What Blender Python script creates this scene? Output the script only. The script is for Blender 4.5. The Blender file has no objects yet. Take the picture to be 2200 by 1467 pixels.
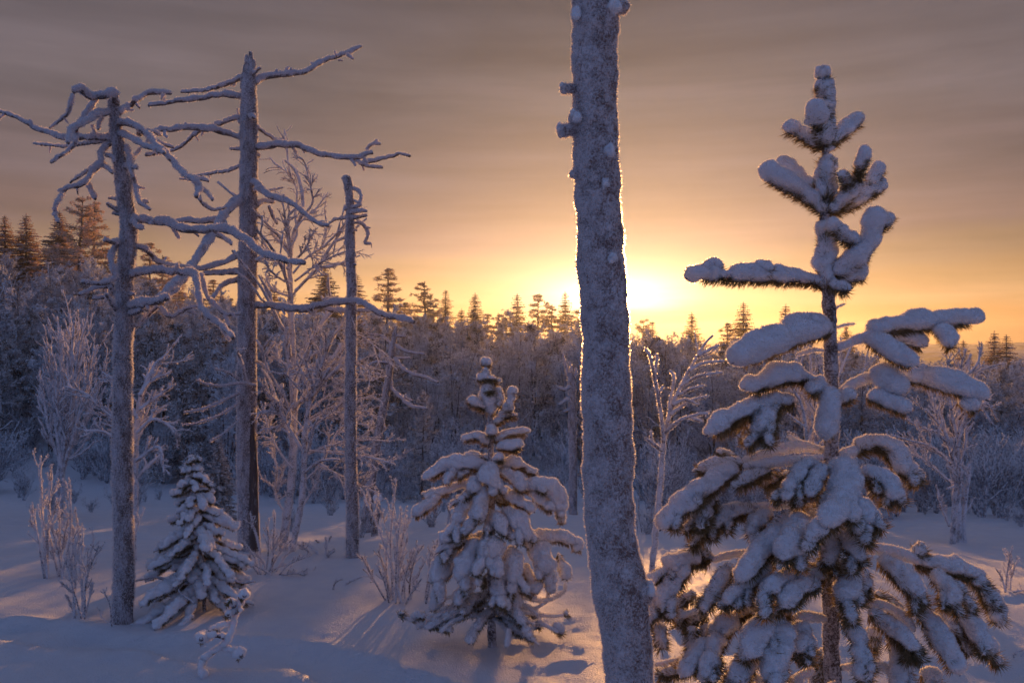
import bpy, math, random
import numpy as np

# ------------------------------------------------------------------ camera, sky, sun, exposure
SC = bpy.context.scene
COL = SC.collection
CAM_H = 1.6
FPX = 1833.0                      # focal length in pixels of a 2200 px wide picture
cam_data = bpy.data.cameras.new('camera')
cam_data.sensor_width = 36.0
cam_data.lens = FPX / 2200.0 * 36.0
cam_data.clip_start = 0.05
cam_data.clip_end = 6000.0
cam_data.dof.use_dof = True
cam_data.dof.focus_distance = 4.0
cam_data.dof.aperture_fstop = 9.0
cam = bpy.data.objects.new('camera', cam_data)
COL.objects.link(cam)
cam.location = (0, 0, CAM_H)
cam.rotation_euler = (math.radians(90), 0, 0)
SC.camera = cam

SUN_AZ = math.atan((1335 - 1100) / FPX)       # to the right of straight ahead (+Y)
SUN_EL = math.radians(4.2)
sun_dir = (math.sin(SUN_AZ) * math.cos(SUN_EL), math.cos(SUN_AZ) * math.cos(SUN_EL), math.sin(SUN_EL))

SC.view_settings.view_transform = 'Standard'
SC.view_settings.look = 'None'
SC.view_settings.exposure = 0.0
SC.view_settings.gamma = 1.0
SC.view_settings.use_curve_mapping = False
SC.cycles.use_denoising = True
SC.cycles.max_bounces = 8
SC.cycles.transparent_max_bounces = 8
SC.cycles.sample_clamp_indirect = 4.0

sun_data = bpy.data.lights.new('sun', 'SUN')
sun_data.energy = 5.0
sun_data.angle = math.radians(0.6)
sun_data.color = (1.0, 0.46, 0.14)
sun = bpy.data.objects.new('sun', sun_data)
COL.objects.link(sun)
from mathutils import Vector
sun.rotation_euler = Vector(sun_dir).to_track_quat('Z', 'Y').to_euler()
sun.location = (20, 100, 40)


def srgb(r, g, b):
    f = lambda c: (c / 255 / 12.92) if c / 255 <= 0.04045 else ((c / 255 + 0.055) / 1.055) ** 2.4
    return (f(r), f(g), f(b), 1.0)


def build_world():
    w = bpy.data.worlds.new('World')
    SC.world = w
    w.use_nodes = True
    nt = w.node_tree
    nt.nodes.clear()
    N, L = nt.nodes.new, nt.links.new

    def math_(op, a, b=None, c=None, clamp=False):
        n = N('ShaderNodeMath'); n.operation = op; n.use_clamp = clamp
        for i, v in enumerate((a, b, c)):
            if v is None: continue
            if isinstance(v, (int, float)): n.inputs[i].default_value = v
            else: L(v, n.inputs[i])
        return n.outputs[0]

    def mix(f, a, b, mode='MIX'):
        n = N('ShaderNodeMix'); n.data_type = 'RGBA'; n.blend_type = mode; n.clamp_factor = True
        for s, v in ((n.inputs[0], f), (n.inputs[6], a), (n.inputs[7], b)):
            if isinstance(v, (int, float)): s.default_value = v
            elif isinstance(v, tuple): s.default_value = v
            else: L(v, s)
        return n.outputs[2]

    def ramp(f, stops, interp='EASE'):
        n = N('ShaderNodeValToRGB'); n.color_ramp.interpolation = interp
        e = n.color_ramp.elements
        while len(e) < len(stops): e.new(0.5)
        for el, (p, c) in zip(e, stops): el.position = p; el.color = c
        L(f, n.inputs[0])
        return n.outputs[0]

    def vdot(v, d):
        n = N('ShaderNodeVectorMath'); n.operation = 'DOT_PRODUCT'
        L(v, n.inputs[0]); n.inputs[1].default_value = d
        return n.outputs['Value']

    tc = N('ShaderNodeTexCoord')
    d = tc.outputs['Generated']
    sep = N('ShaderNodeSeparateXYZ'); L(d, sep.inputs[0])
    z = sep.outputs[2]
    # streaky cloud noise: stretched along the horizon, slightly tilted
    mp = N('ShaderNodeMapping'); L(d, mp.inputs[0])
    mp.inputs['Scale'].default_value = (1.3, 1.3, 9.0)
    mp.inputs['Rotation'].default_value = (0, math.radians(2.5), 0)
    nz = N('ShaderNodeTexNoise'); L(mp.outputs[0], nz.inputs['Vector'])
    nz.inputs['Scale'].default_value = 1.6; nz.inputs['Detail'].default_value = 7
    nz.inputs['Roughness'].default_value = 0.52; nz.inputs['Distortion'].default_value = 0.35
    cloud = nz.outputs['Fac']
    mp2 = N('ShaderNodeMapping'); L(d, mp2.inputs[0])
    mp2.inputs['Scale'].default_value = (1.2, 1.2, 19.0); mp2.inputs['Location'].default_value = (3.1, 0.4, 1.2)
    nz2 = N('ShaderNodeTexNoise'); L(mp2.outputs[0], nz2.inputs['Vector'])
    nz2.inputs['Scale'].default_value = 2.2; nz2.inputs['Detail'].default_value = 8; nz2.inputs['Roughness'].default_value = 0.55
    fine = nz2.outputs['Fac']
    # elevation, wobbled by the clouds so that bands are uneven
    zz = math_('ADD', z, math_('MULTIPLY', math_('SUBTRACT', cloud, 0.5), 0.10))
    zz = math_('ADD', zz, math_('MULTIPLY', math_('SUBTRACT', fine, 0.5), 0.02))
    front = ramp(math_('MULTIPLY', zz, 1.0), [
        (0.000, srgb(200, 130, 72)), (0.030, srgb(218, 152, 92)), (0.060, srgb(208, 158, 112)),
        (0.092, srgb(176, 139, 113)), (0.125, srgb(146, 116, 111)), (0.19, srgb(125, 105, 107)),
        (0.27, srgb(111, 98, 102)), (0.38, srgb(96, 86, 92)), (0.60, srgb(86, 90, 110)), (1.0, srgb(90, 108, 146))])
    back = ramp(zz, [(0.0, srgb(78, 95, 138)), (0.10, srgb(103, 113, 158)), (0.3, srgb(98, 120, 171)), (1.0, srgb(96, 115, 158))])
    # how far a direction turns towards the sun (horizontal)
    side = vdot(d, (math.sin(SUN_AZ), math.cos(SUN_AZ), 0.0))
    fr = N('ShaderNodeMapRange'); fr.interpolation_type = 'SMOOTHERSTEP'
    L(side, fr.inputs[0]); fr.inputs[1].default_value = -0.35; fr.inputs[2].default_value = 0.8
    base = mix(fr.outputs[0], back, front)
    # brightness of the cloud sheet
    cm = N('ShaderNodeMapRange'); L(cloud, cm.inputs[0])
    cm.inputs[1].default_value = 0.30; cm.inputs[2].default_value = 0.70; cm.inputs[3].default_value = 0.64; cm.inputs[4].default_value = 1.32
    fm = N('ShaderNodeMapRange'); L(fine, fm.inputs[0])
    fm.inputs[1].default_value = 0.30; fm.inputs[2].default_value = 0.70; fm.inputs[3].default_value = 0.86; fm.inputs[4].default_value = 1.12
    cmul = math_('MULTIPLY', cm.outputs[0], fm.outputs[0])
    vm = N('ShaderNodeVectorMath'); vm.operation = 'SCALE'; L(base, vm.inputs[0]); L(cmul, vm.inputs['Scale'])
    sheet = vm.outputs[0]
    # glow of the low sun behind the cloud: wide and flat + a tight core
    right = (math.cos(SUN_AZ), -math.sin(SUN_AZ), 0.0)
    dx = math_("ADD", vdot(d, right), 0.010)
    dz = math_('SUBTRACT', zz, 0.054)

    def gauss(sx, sz):
        a = math_('DIVIDE', dx, sx); b = math_('DIVIDE', dz, sz)
        s = math_('ADD', math_('MULTIPLY', a, a), math_('MULTIPLY', b, b))
        return math_('MULTIPLY', math_('EXPONENT', math_('MULTIPLY', s, -1.0)), fr.outputs[0])

    def gain(f, col, k):
        n = N('ShaderNodeVectorMath'); n.operation = 'SCALE'
        n.inputs[0].default_value = (col[0] * k, col[1] * k, col[2] * k)
        L(math_('MULTIPLY', f, cmul), n.inputs['Scale'])
        return n.outputs[0]

    def add(a, b):
        n = N('ShaderNodeVectorMath'); n.operation = 'ADD'; L(a, n.inputs[0]); L(b, n.inputs[1]); return n.outputs[0]

    tot = sheet
    for sx, sz, col, k in GLOW:
        tot = add(tot, gain(gauss(sx, sz), col, k))
    # the clear sky above and behind the thin cloud
    sky = N('ShaderNodeTexSky'); sky.sky_type = 'NISHITA'; sky.sun_disc = False
    sky.sun_elevation = SUN_EL; sky.sun_rotation = SUN_AZ
    sky.air_density = 1.0; sky.dust_density = 1.5; sky.ozone_density = 2.0
    b1 = N('ShaderNodeBackground'); L(sky.outputs[0], b1.inputs[0]); b1.inputs[1].default_value = 0.010
    b2 = N('ShaderNodeBackground'); L(tot, b2.inputs[0]); b2.inputs[1].default_value = 0.88
    ad = N('ShaderNodeAddShader'); L(b1.outputs[0], ad.inputs[0]); L(b2.outputs[0], ad.inputs[1])
    out = N('ShaderNodeOutputWorld'); L(ad.outputs[0], out.inputs[0])


GLOW = [  # sigma across, sigma up, colour, gain
    (0.20, 0.115, (1.0, 0.62, 0.40), 0.27),
    (0.130, 0.050, (1.0, 0.74, 0.50), 0.54),
    (0.072, 0.027, (1.0, 0.88, 0.66), 1.5),
]
build_world()

# ------------------------------------------------------------------ helpers
RNG = np.random.default_rng(7)
UP = np.array([0.0, 0.0, 1.0])


def P(px, py, d):
    """point of the place seen at pixel (px, py) of the 2200 px picture, d metres ahead"""
    return np.array([(px - 1100.0) / FPX * d, d, CAM_H + (733.5 - py) / FPX * d])


def hash3(i, j, k, seed):
    h = (i * 374761393 + j * 668265263 + k * 2147483647 + seed * 974634721) & 0xFFFFFFFF
    h = ((h ^ (h >> 13)) * 1274126177) & 0xFFFFFFFF
    h = (h ^ (h >> 16)) & 0xFFFFFFFF
    return h.astype(np.float64) / 0xFFFFFFFF * 2.0 - 1.0


def noise(p, scale=1.0, seed=0):
    q = np.asarray(p, float) / scale
    f = np.floor(q); t = q - f
    i = f.astype(np.int64)
    t = t * t * t * (t * (t * 6 - 15) + 10)
    x, y, z = i[..., 0], i[..., 1], i[..., 2]
    r = 0
    for a in (0, 1):
        wx = t[..., 0] if a else 1 - t[..., 0]
        for b in (0, 1):
            wy = t[..., 1] if b else 1 - t[..., 1]
            for c in (0, 1):
                wz = t[..., 2] if c else 1 - t[..., 2]
                r = r + wx * wy * wz * hash3(x + a, y + b, z + c, seed)
    return r


def fbm(p, scale, seed=0, oct=3, gain=0.5):
    r, a = 0, 1.0
    for o in range(oct):
        r = r + a * noise(p, scale / 2 ** o, seed + o * 17); a *= gain
    return r


def unit(v):
    return v / np.maximum(np.linalg.norm(v, axis=-1, keepdims=True), 1e-12)


class Geo:
    def __init__(self):
        self.v, self.t, self.q, self.n = [], [], [], 0

    def add(self, v, tris=None, quads=None):
        v = np.asarray(v, float).reshape(-1, 3)
        if tris is not None and len(tris): self.t.append(np.asarray(tris, np.int64).reshape(-1, 3) + self.n)
        if quads is not None and len(quads): self.q.append(np.asarray(quads, np.int64).reshape(-1, 4) + self.n)
        self.v.append(v); self.n += len(v)
        return self

    def arrays(self):
        v = np.concatenate(self.v) if self.v else np.zeros((0, 3))
        t = np.concatenate(self.t) if self.t else np.zeros((0, 3), np.int64)
        q = np.concatenate(self.q) if self.q else np.zeros((0, 4), np.int64)
        return v, t, q

    def tri(self):
        v, t, q = self.arrays()
        return v, np.concatenate([t, q[:, [0, 1, 2]], q[:, [0, 2, 3]]])

    def mesh(self, name, mat, origin=(0, 0, 0), smooth=True):
        v, t, q = self.arrays()
        me = bpy.data.meshes.new(name)
        v = v - np.asarray(origin)
        nt, nq = len(t), len(q)
        me.vertices.add(len(v)); me.vertices.foreach_set('co', v.astype(np.float32).ravel())
        me.loops.add(nt * 3 + nq * 4)
        me.loops.foreach_set('vertex_index', np.concatenate([t.ravel(), q.ravel()]).astype(np.int32))
        me.polygons.add(nt + nq)
        ls = np.concatenate([np.arange(nt) * 3, nt * 3 + np.arange(nq) * 4]).astype(np.int32)
        me.polygons.foreach_set('loop_start', ls)
        me.polygons.foreach_set('use_smooth', np.full(nt + nq, smooth))
        me.update(calc_edges=True)
        if mat is not None: me.materials.append(mat)
        return me


def link(name, me, parent=None, kind=None):
    o = bpy.data.objects.new(name, me)
    COL.objects.link(o)
    if parent is not None: o.parent = parent
    if kind: o['kind'] = kind
    return o


def thing(name, label, cat, loc, group=None):
    o = bpy.data.objects.new(name, None)
    COL.objects.link(o)
    o.empty_display_size = 0.2
    o.location = tuple(float(c) for c in loc)
    o['label'] = label; o['category'] = cat
    if group: o['group'] = group
    return o


def spline(pts, step):
    """Catmull-Rom through rows of any width (first three columns x, y, z), resampled about every step"""
    p = np.asarray(pts, float)
    if len(p) == 2: p = np.stack([p[0], (p[0] * 2 + p[1]) / 3, (p[0] + p[1] * 2) / 3, p[1]])
    e = np.concatenate([[2 * p[0] - p[1]], p, [2 * p[-1] - p[-2]]])
    out = []
    for i in range(len(p) - 1):
        a, b, c, d = e[i:i + 4]
        n = max(1, int(np.ceil(np.linalg.norm((c - b)[:3]) / step)))
        t = (np.arange(n) / n)[:, None]
        out.append(0.5 * (2 * b + (c - a) * t + (2 * a - 5 * b + 4 * c - d) * t ** 2 + (3 * b - a - 3 * c + d) * t ** 3))
    out.append(p[-1:])
    return np.concatenate(out)


def frames(path):
    t = unit(np.gradient(path, axis=0))
    n = np.zeros_like(t)
    ref = np.array([1.0, 0, 0]) if abs(t[0][0]) < 0.8 else np.array([0, 1.0, 0])
    v = ref - t[0] * np.dot(ref, t[0]); v /= np.linalg.norm(v)
    for i in range(len(t)):
        v = v - t[i] * np.dot(v, t[i]); v /= max(np.linalg.norm(v), 1e-9)
        n[i] = v
    return t, n, np.cross(t, n)


def tube(geo, path, rad, sides=12, disp=None, flat=0.0, caps=True):
    """closed tube; disp(points, outward) gives extra radius; flat > 0 lifts the underside"""
    path = np.asarray(path, float)
    t, n, b = frames(path)
    a = np.arange(sides) / sides * 2 * np.pi
    rad = np.broadcast_to(np.asarray(rad, float), (len(path),))
    o = n[:, None, :] * np.cos(a)[None, :, None] + b[:, None, :] * np.sin(a)[None, :, None]
    pts = path[:, None, :] + o * rad[:, None, None]
    if disp is not None:
        pts = pts + o * disp(pts, o)[..., None]
    if flat:
        dz = np.minimum(0, pts[..., 2] - path[:, None, 2])
        pts[..., 2] -= dz * flat
    m = len(path)
    i = (np.arange(m - 1)[:, None] * sides + np.arange(sides)[None, :])
    j = (np.arange(m - 1)[:, None] * sides + (np.arange(sides)[None, :] + 1) % sides)
    quads = np.stack([i, j, j + sides, i + sides], -1).reshape(-1, 4)
    v = pts.reshape(-1, 3)
    tris = []
    if caps:
        v = np.concatenate([v, path[:1], path[-1:]])
        c0, c1 = m * sides, m * sides + 1
        k = np.arange(sides); k2 = (k + 1) % sides
        tris = np.concatenate([np.stack([np.full(sides, c0), k2, k], -1),
                               np.stack([np.full(sides, c1), (m - 1) * sides + k, (m - 1) * sides + k2], -1)])
    geo.add(v, tris, quads)


def tubes(geo, Pn, Rn, sides=3):
    """many short tubes at once: Pn (N, n, 3), Rn (N, n)"""
    if len(Pn) == 0: return
    N, n, _ = Pn.shape
    t = unit(np.gradient(Pn, axis=1))
    ref = np.where(np.abs(t[:, :1, 2:3]) < 0.85, UP[None, None, :], np.array([1.0, 0, 0])[None, None, :])
    u = unit(np.cross(t, np.broadcast_to(ref, t.shape))); w = np.cross(t, u)
    a = np.arange(sides) / sides * 2 * np.pi + 0.5
    pts = Pn[:, :, None, :] + (u[:, :, None, :] * np.cos(a)[:, None] + w[:, :, None, :] * np.sin(a)[:, None]) * Rn[:, :, None, None]
    k = np.arange(N)[:, None, None] * n * sides
    r = np.arange(n - 1)[None, :, None] * sides
    c = np.arange(sides)[None, None, :]
    i = k + r + c; j = k + r + (c + 1) % sides
    quads = np.stack([i, j, j + sides, i + sides], -1).reshape(-1, 4)
    caps = None
    if sides == 3:
        e = (np.arange(N) * n * sides + (n - 1) * sides)
        caps = np.stack([e, e + 1, e + 2], -1)
    elif sides == 4:
        e = (np.arange(N) * n * sides + (n - 1) * sides)
        quads = np.concatenate([quads, np.stack([e, e + 1, e + 2, e + 3], -1)])
    geo.add(pts.reshape(-1, 3), caps, quads)


def crystals(geo, src, spacing, length, width, spread=0.7, keep=None, seed=0):
    """frost crystals: small slivers standing on the surface of src (a Geo)"""
    rg = np.random.default_rng(seed)
    v, f = src.tri()
    a, b, c = v[f[:, 0]], v[f[:, 1]], v[f[:, 2]]
    cr = np.cross(b - a, c - a); ar = np.linalg.norm(cr, axis=1) / 2
    tot = ar.sum(); n = int(tot / spacing ** 2)
    if n == 0: return
    k = rg.choice(len(f), n, p=ar / tot)
    r1, r2 = np.sqrt(rg.random(n)), rg.random(n)
    p = (1 - r1)[:, None] * a[k] + (r1 * (1 - r2))[:, None] * b[k] + (r1 * r2)[:, None] * c[k]
    nr = unit(cr[k])
    if keep is not None:
        m = keep(p, nr, rg); p, nr = p[m], nr[m]; n = len(p)
    dr = unit(nr + rg.normal(0, spread, (n, 3)) * 0.7)
    ln = length * (0.45 + 0.9 * rg.random(n) ** 1.5)
    sd = unit(np.cross(dr, rg.normal(0, 1, (n, 3)))) * (width * (0.6 + 0.8 * rg.random(n)))[:, None]
    base = p - nr * length * 0.15
    tip = p + dr * ln[:, None]
    # blunt sliver: a quad that narrows to the tip
    V = np.stack([base - sd, base + sd, tip + sd * 0.45, tip - sd * 0.45], 1).reshape(-1, 3)
    geo.add(V, None, np.arange(n * 4).reshape(-1, 4))


def region(ox, oy, s):
    return lambda X, Y: (X / s + ox, Y / s + oy)


R0 = lambda X, Y: (X, Y)
R1 = region(0, 80, 2.366); R2 = region(380, 80, 2.366); R3 = region(0, 650, 1.796); R4 = region(400, 650, 1.796)
R5 = region(760, 560, 1.618); R7 = region(1400, 100, 1.834); R8 = region(1360, 850, 2.377)
SCL = {id(R0): 1.0, id(R1): 2.366, id(R2): 2.366, id(R3): 1.796, id(R4): 1.796, id(R5): 1.618, id(R7): 1.834, id(R8): 2.377}


def trace(reg, pts, d0, dd, wob=0.0, seed=0):
    """world polyline from a traced line: starts d0 ahead and runs dd metres nearer or farther along its length"""
    q = np.array([reg(*p) for p in pts], float)
    s = np.concatenate([[0], np.cumsum(np.linalg.norm(np.diff(q, axis=0), axis=1))]); s /= max(s[-1], 1e-6)
    rg = np.random.default_rng(seed + 100)
    return np.array([P(a, b, d0 + dd * k + (wob * rg.normal() if 0 < i else 0)) for i, ((a, b), k) in enumerate(zip(q, s))])


# ------------------------------------------------------------------ materials
def new_mat(name):
    m = bpy.data.materials.new(name); m.use_nodes = True
    m.node_tree.nodes.clear()
    return m, m.node_tree.nodes.new, m.node_tree.links.new


def nz_node(N, L, scale, detail=4, rough=0.55, coord='Object', dist=0.0):
    tc = N('ShaderNodeTexCoord'); n = N('ShaderNodeTexNoise')
    L(tc.outputs[coord], n.inputs['Vector'])
    n.inputs['Scale'].default_value = scale; n.inputs['Detail'].default_value = detail
    n.inputs['Roughness'].default_value = rough; n.inputs['Distortion'].default_value = dist
    return n.outputs['Fac']


def mrange(N, L, v, a, b, c=0.0, d=1.0, smooth=True):
    n = N('ShaderNodeMapRange'); n.interpolation_type = 'SMOOTHSTEP' if smooth else 'LINEAR'
    L(v, n.inputs[0])
    for i, x in enumerate((a, b, c, d)): n.inputs[i + 1].default_value = x
    return n.outputs[0]


def mixc(N, L, f, a, b):
    n = N('ShaderNodeMix'); n.data_type = 'RGBA'
    for s, v in ((n.inputs[0], f), (n.inputs[6], a), (n.inputs[7], b)):
        if isinstance(v, (int, float)): s.default_value = v
        elif isinstance(v, tuple): s.default_value = v
        else: L(v, s)
    return n.outputs[2]


def op(N, L, o, a, b):
    n = N('ShaderNodeMath'); n.operation = o
    for i, v in enumerate((a, b)):
        if isinstance(v, (int, float)): n.inputs[i].default_value = v
        else: L(v, n.inputs[i])
    return n.outputs[0]


def bump(N, L, h, strength, dist):
    b = N('ShaderNodeBump'); L(h, b.inputs['Height']); b.inputs['Strength'].default_value = strength; b.inputs['Distance'].default_value = dist
    return b.outputs[0]


def finish(N, L, col, rough, normal=None, transl=0.0, tcol=None, spec=0.3, sss=0.0):
    p = N('ShaderNodeBsdfPrincipled')
    if sss:
        p.inputs['Subsurface Weight'].default_value = sss; p.inputs['Subsurface Scale'].default_value = 0.022
        p.inputs['Subsurface Radius'].default_value = (1.0, 0.85, 0.75)
    if isinstance(col, tuple): p.inputs['Base Color'].default_value = col
    else: L(col, p.inputs['Base Color'])
    p.inputs['Roughness'].default_value = rough
    p.inputs['Specular IOR Level'].default_value = spec
    if normal is not None: L(normal, p.inputs['Normal'])
    sh = p.outputs[0]
    if transl:
        t = N('ShaderNodeBsdfTranslucent')
        c = tcol or col
        if isinstance(c, tuple): t.inputs[0].default_value = c
        else: L(c, t.inputs[0])
        m = N('ShaderNodeMixShader'); m.inputs[0].default_value = transl
        L(sh, m.inputs[1]); L(t.outputs[0], m.inputs[2]); sh = m.outputs[0]
    o = N('ShaderNodeOutputMaterial'); L(sh, o.inputs[0])


SNOW = (0.80, 0.81, 0.85, 1)


def mat_ground():
    m, N, L = new_mat('snow_cover')
    a = nz_node(N, L, 90, 3, 0.7); b = nz_node(N, L, 7, 4, 0.55)
    h = op(N, L, 'ADD', op(N, L, 'MULTIPLY', a, 0.6), op(N, L, 'MULTIPLY', b, 0.8))
    col = mixc(N, L, mrange(N, L, b, 0.3, 0.7), (0.76, 0.77, 0.83, 1), (0.82, 0.82, 0.86, 1))
    finish(N, L, col, 0.5, bump(N, L, h, 0.8, 0.04), spec=0.4)
    return m


def mat_snow(name='lying_snow', col=None):
    m, N, L = new_mat(name)
    a = nz_node(N, L, 160, 3, 0.65); b = nz_node(N, L, 18, 3, 0.5)
    h = op(N, L, 'ADD', op(N, L, 'MULTIPLY', a, 0.3), b)
    finish(N, L, col or SNOW, 0.6, bump(N, L, h, 0.6, 0.012), spec=0.25, sss=0.7)
    return m


def mat_crystal(name='rime_crystals', t=0.55):
    m, N, L = new_mat(name)
    # ice slivers scatter mostly forwards: diffuse + translucent + a rough, nearly unbent transmission
    d = N('ShaderNodeBsdfDiffuse'); d.inputs[0].default_value = (0.80, 0.79, 0.83, 1)
    t_ = N('ShaderNodeBsdfTranslucent'); t_.inputs[0].default_value = (0.92, 0.88, 0.85, 1)
    r = N('ShaderNodeBsdfRefraction'); r.inputs['Color'].default_value = (0.95, 0.92, 0.90, 1)
    r.inputs['Roughness'].default_value = 0.75; r.inputs['IOR'].default_value = 1.06
    a = N('ShaderNodeMixShader'); a.inputs[0].default_value = 0.5; L(d.outputs[0], a.inputs[1]); L(t_.outputs[0], a.inputs[2])
    b = N('ShaderNodeMixShader'); b.inputs[0].default_value = 0.20; L(a.outputs[0], b.inputs[1]); L(r.outputs[0], b.inputs[2])
    o = N('ShaderNodeOutputMaterial'); L(b.outputs[0], o.inputs[0])
    return m


def mat_bark(name, bark, frost, lo, hi, scale=70.0, stretch=0.35, top=0.0, side=0.0):
    """bark under rime: frost lies in grains; top > 0 adds snow on upward faces, side > 0 more frost to windward"""
    m, N, L = new_mat(name)
    tc = N('ShaderNodeTexCoord'); mp = N('ShaderNodeMapping'); L(tc.outputs['Object'], mp.inputs[0])
    mp.inputs['Scale'].default_value = (1, 1, stretch)
    n1 = N('ShaderNodeTexNoise'); L(mp.outputs[0], n1.inputs['Vector']); n1.inputs['Scale'].default_value = scale
    n1.inputs['Detail'].default_value = 5; n1.inputs['Roughness'].default_value = 0.65
    n2 = N('ShaderNodeTexNoise'); L(mp.outputs[0], n2.inputs['Vector']); n2.inputs['Scale'].default_value = scale * 0.16
    n2.inputs['Detail'].default_value = 4
    f = op(N, L, 'ADD', op(N, L, 'MULTIPLY', n1.outputs['Fac'], 0.62), op(N, L, 'MULTIPLY', n2.outputs['Fac'], 0.38))
    ge = N('ShaderNodeNewGeometry'); sp = N('ShaderNodeSeparateXYZ'); L(ge.outputs['Normal'], sp.inputs[0])
    if top: f = op(N, L, 'ADD', f, op(N, L, 'MULTIPLY', sp.outputs[2], top))
    if side: f = op(N, L, 'ADD', f, op(N, L, 'MULTIPLY', sp.outputs[0], -side))
    k = mrange(N, L, f, lo, hi)
    bk = mixc(N, L, n2.outputs['Fac'], bark, tuple(c * 1.9 for c in bark[:3]) + (1,))
    col = mixc(N, L, k, bk, frost)
    finish(N, L, col, 0.75, bump(N, L, f, 0.8, 0.012), spec=0.2)
    return m


def mat_needle():
    m, N, L = new_mat('pine_needles')
    n = nz_node(N, L, 60, 2)
    col = mixc(N, L, mrange(N, L, n, 0.40, 0.66), (0.085, 0.080, 0.036, 1), (0.32, 0.28, 0.20, 1))
    finish(N, L, col, 0.5, transl=0.30, tcol=(0.30, 0.20, 0.06, 1), spec=0.3)
    return m


def mat_foliage(name, dark, frost, lo, hi, tr=0.35, tcol=(0.45, 0.26, 0.10, 1)):
    m, N, L = new_mat(name)
    n = nz_node(N, L, 2.6, 4, 0.6)
    n2 = nz_node(N, L, 22, 2, 0.6)
    f = op(N, L, 'ADD', op(N, L, 'MULTIPLY', n, 0.5), op(N, L, 'MULTIPLY', n2, 0.5))
    col = mixc(N, L, mrange(N, L, f, lo, hi), dark, frost)
    finish(N, L, col, 0.7, transl=tr, tcol=tcol, spec=0.15)
    return m


M = {
    'ground': mat_ground(), 'snow': mat_snow(), 'hard_rime': mat_snow('grey_hard_rime', (0.54, 0.51, 0.55, 1)), 'crystal': mat_crystal(),
    'trunk': mat_bark('rimed_pine_bark', (0.16, 0.105, 0.092, 1), (0.74, 0.69, 0.71, 1), 0.38, 0.60, 130, 0.8, side=0.05),
    'snag': mat_bark('rimed_dead_wood', (0.100, 0.078, 0.075, 1), (0.58, 0.56, 0.61, 1), 0.36, 0.64, 150, 0.4, side=0.06),
    'bare': mat_bark('bare_dead_wood', (0.065, 0.050, 0.048, 1), (0.60, 0.58, 0.62, 1), 0.52, 0.72, 60, 0.18),
    'branch': mat_bark('rimed_branch_bark', (0.080, 0.058, 0.052, 1), (0.66, 0.64, 0.68, 1), 0.40, 0.62, 120, 1.0, top=0.10),
    'twig': mat_bark('frosted_twig', (0.085, 0.060, 0.060, 1), (0.76, 0.74, 0.79, 1), 0.32, 0.55, 90, 1.0, top=0.12),
    'needle': mat_needle(),
    'fir': mat_foliage('frosted_spruce', (0.030, 0.032, 0.022, 1), (0.60, 0.60, 0.64, 1), 0.38, 0.58, 0.36, (0.55, 0.32, 0.12, 1)),
    'pine': mat_foliage('frosted_pine', (0.050, 0.046, 0.030, 1), (0.68, 0.67, 0.70, 1), 0.34, 0.57, 0.38, (0.60, 0.36, 0.14, 1)),
    'far_twig': mat_foliage('frosted_birch_twigs', (0.24, 0.245, 0.29, 1), (0.82, 0.845, 0.90, 1), 0.40, 0.55, 0.10, (0.84, 0.80, 0.78, 1)),
    'frost_pine': mat_foliage('heavily_frosted_pine', (0.055, 0.055, 0.045, 1), (0.80, 0.79, 0.82, 1), 0.42, 0.54, 0.12, (0.6, 0.5, 0.4, 1)),
    'far_bark': mat_bark('far_bark', (0.050, 0.040, 0.038, 1), (0.45, 0.44, 0.48, 1), 0.46, 0.70, 30, 0.4),
}


def mat_hill():
    m, N, L = new_mat('far_wooded_hill')
    n = nz_node(N, L, 0.05, 6, 0.65)
    col = mixc(N, L, mrange(N, L, n, 0.42, 0.6), (0.06, 0.055, 0.06, 1), (0.30, 0.29, 0.32, 1))
    finish(N, L, col, 0.9)
    return m


M['hill'] = mat_hill()

# ------------------------------------------------------------------ ground
_px = [-60, -36, -27.6, -23, -13, -3, 11, 20, 36, 60]
_pz = [4.6, 3.9, 3.0, 1.4, -0.6, -1.3, -2.6, -3.5, -5.0, -6.5]
TRACK = spline([(P(-260, 1296, 5.2)[0], 5.20, 0), (-2.95, 4.90, 0), (-2.2, 4.66, 0), (-1.62, 4.50, 0), (-1.1, 4.36, 0), (-0.62, 4.10, 0), (-0.2, 3.8, 0), (0.15, 3.4, 0)], 0.05)[:, :2]


def smooth01(t):
    t = np.clip(t, 0, 1); return t * t * (3 - 2 * t)


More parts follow.
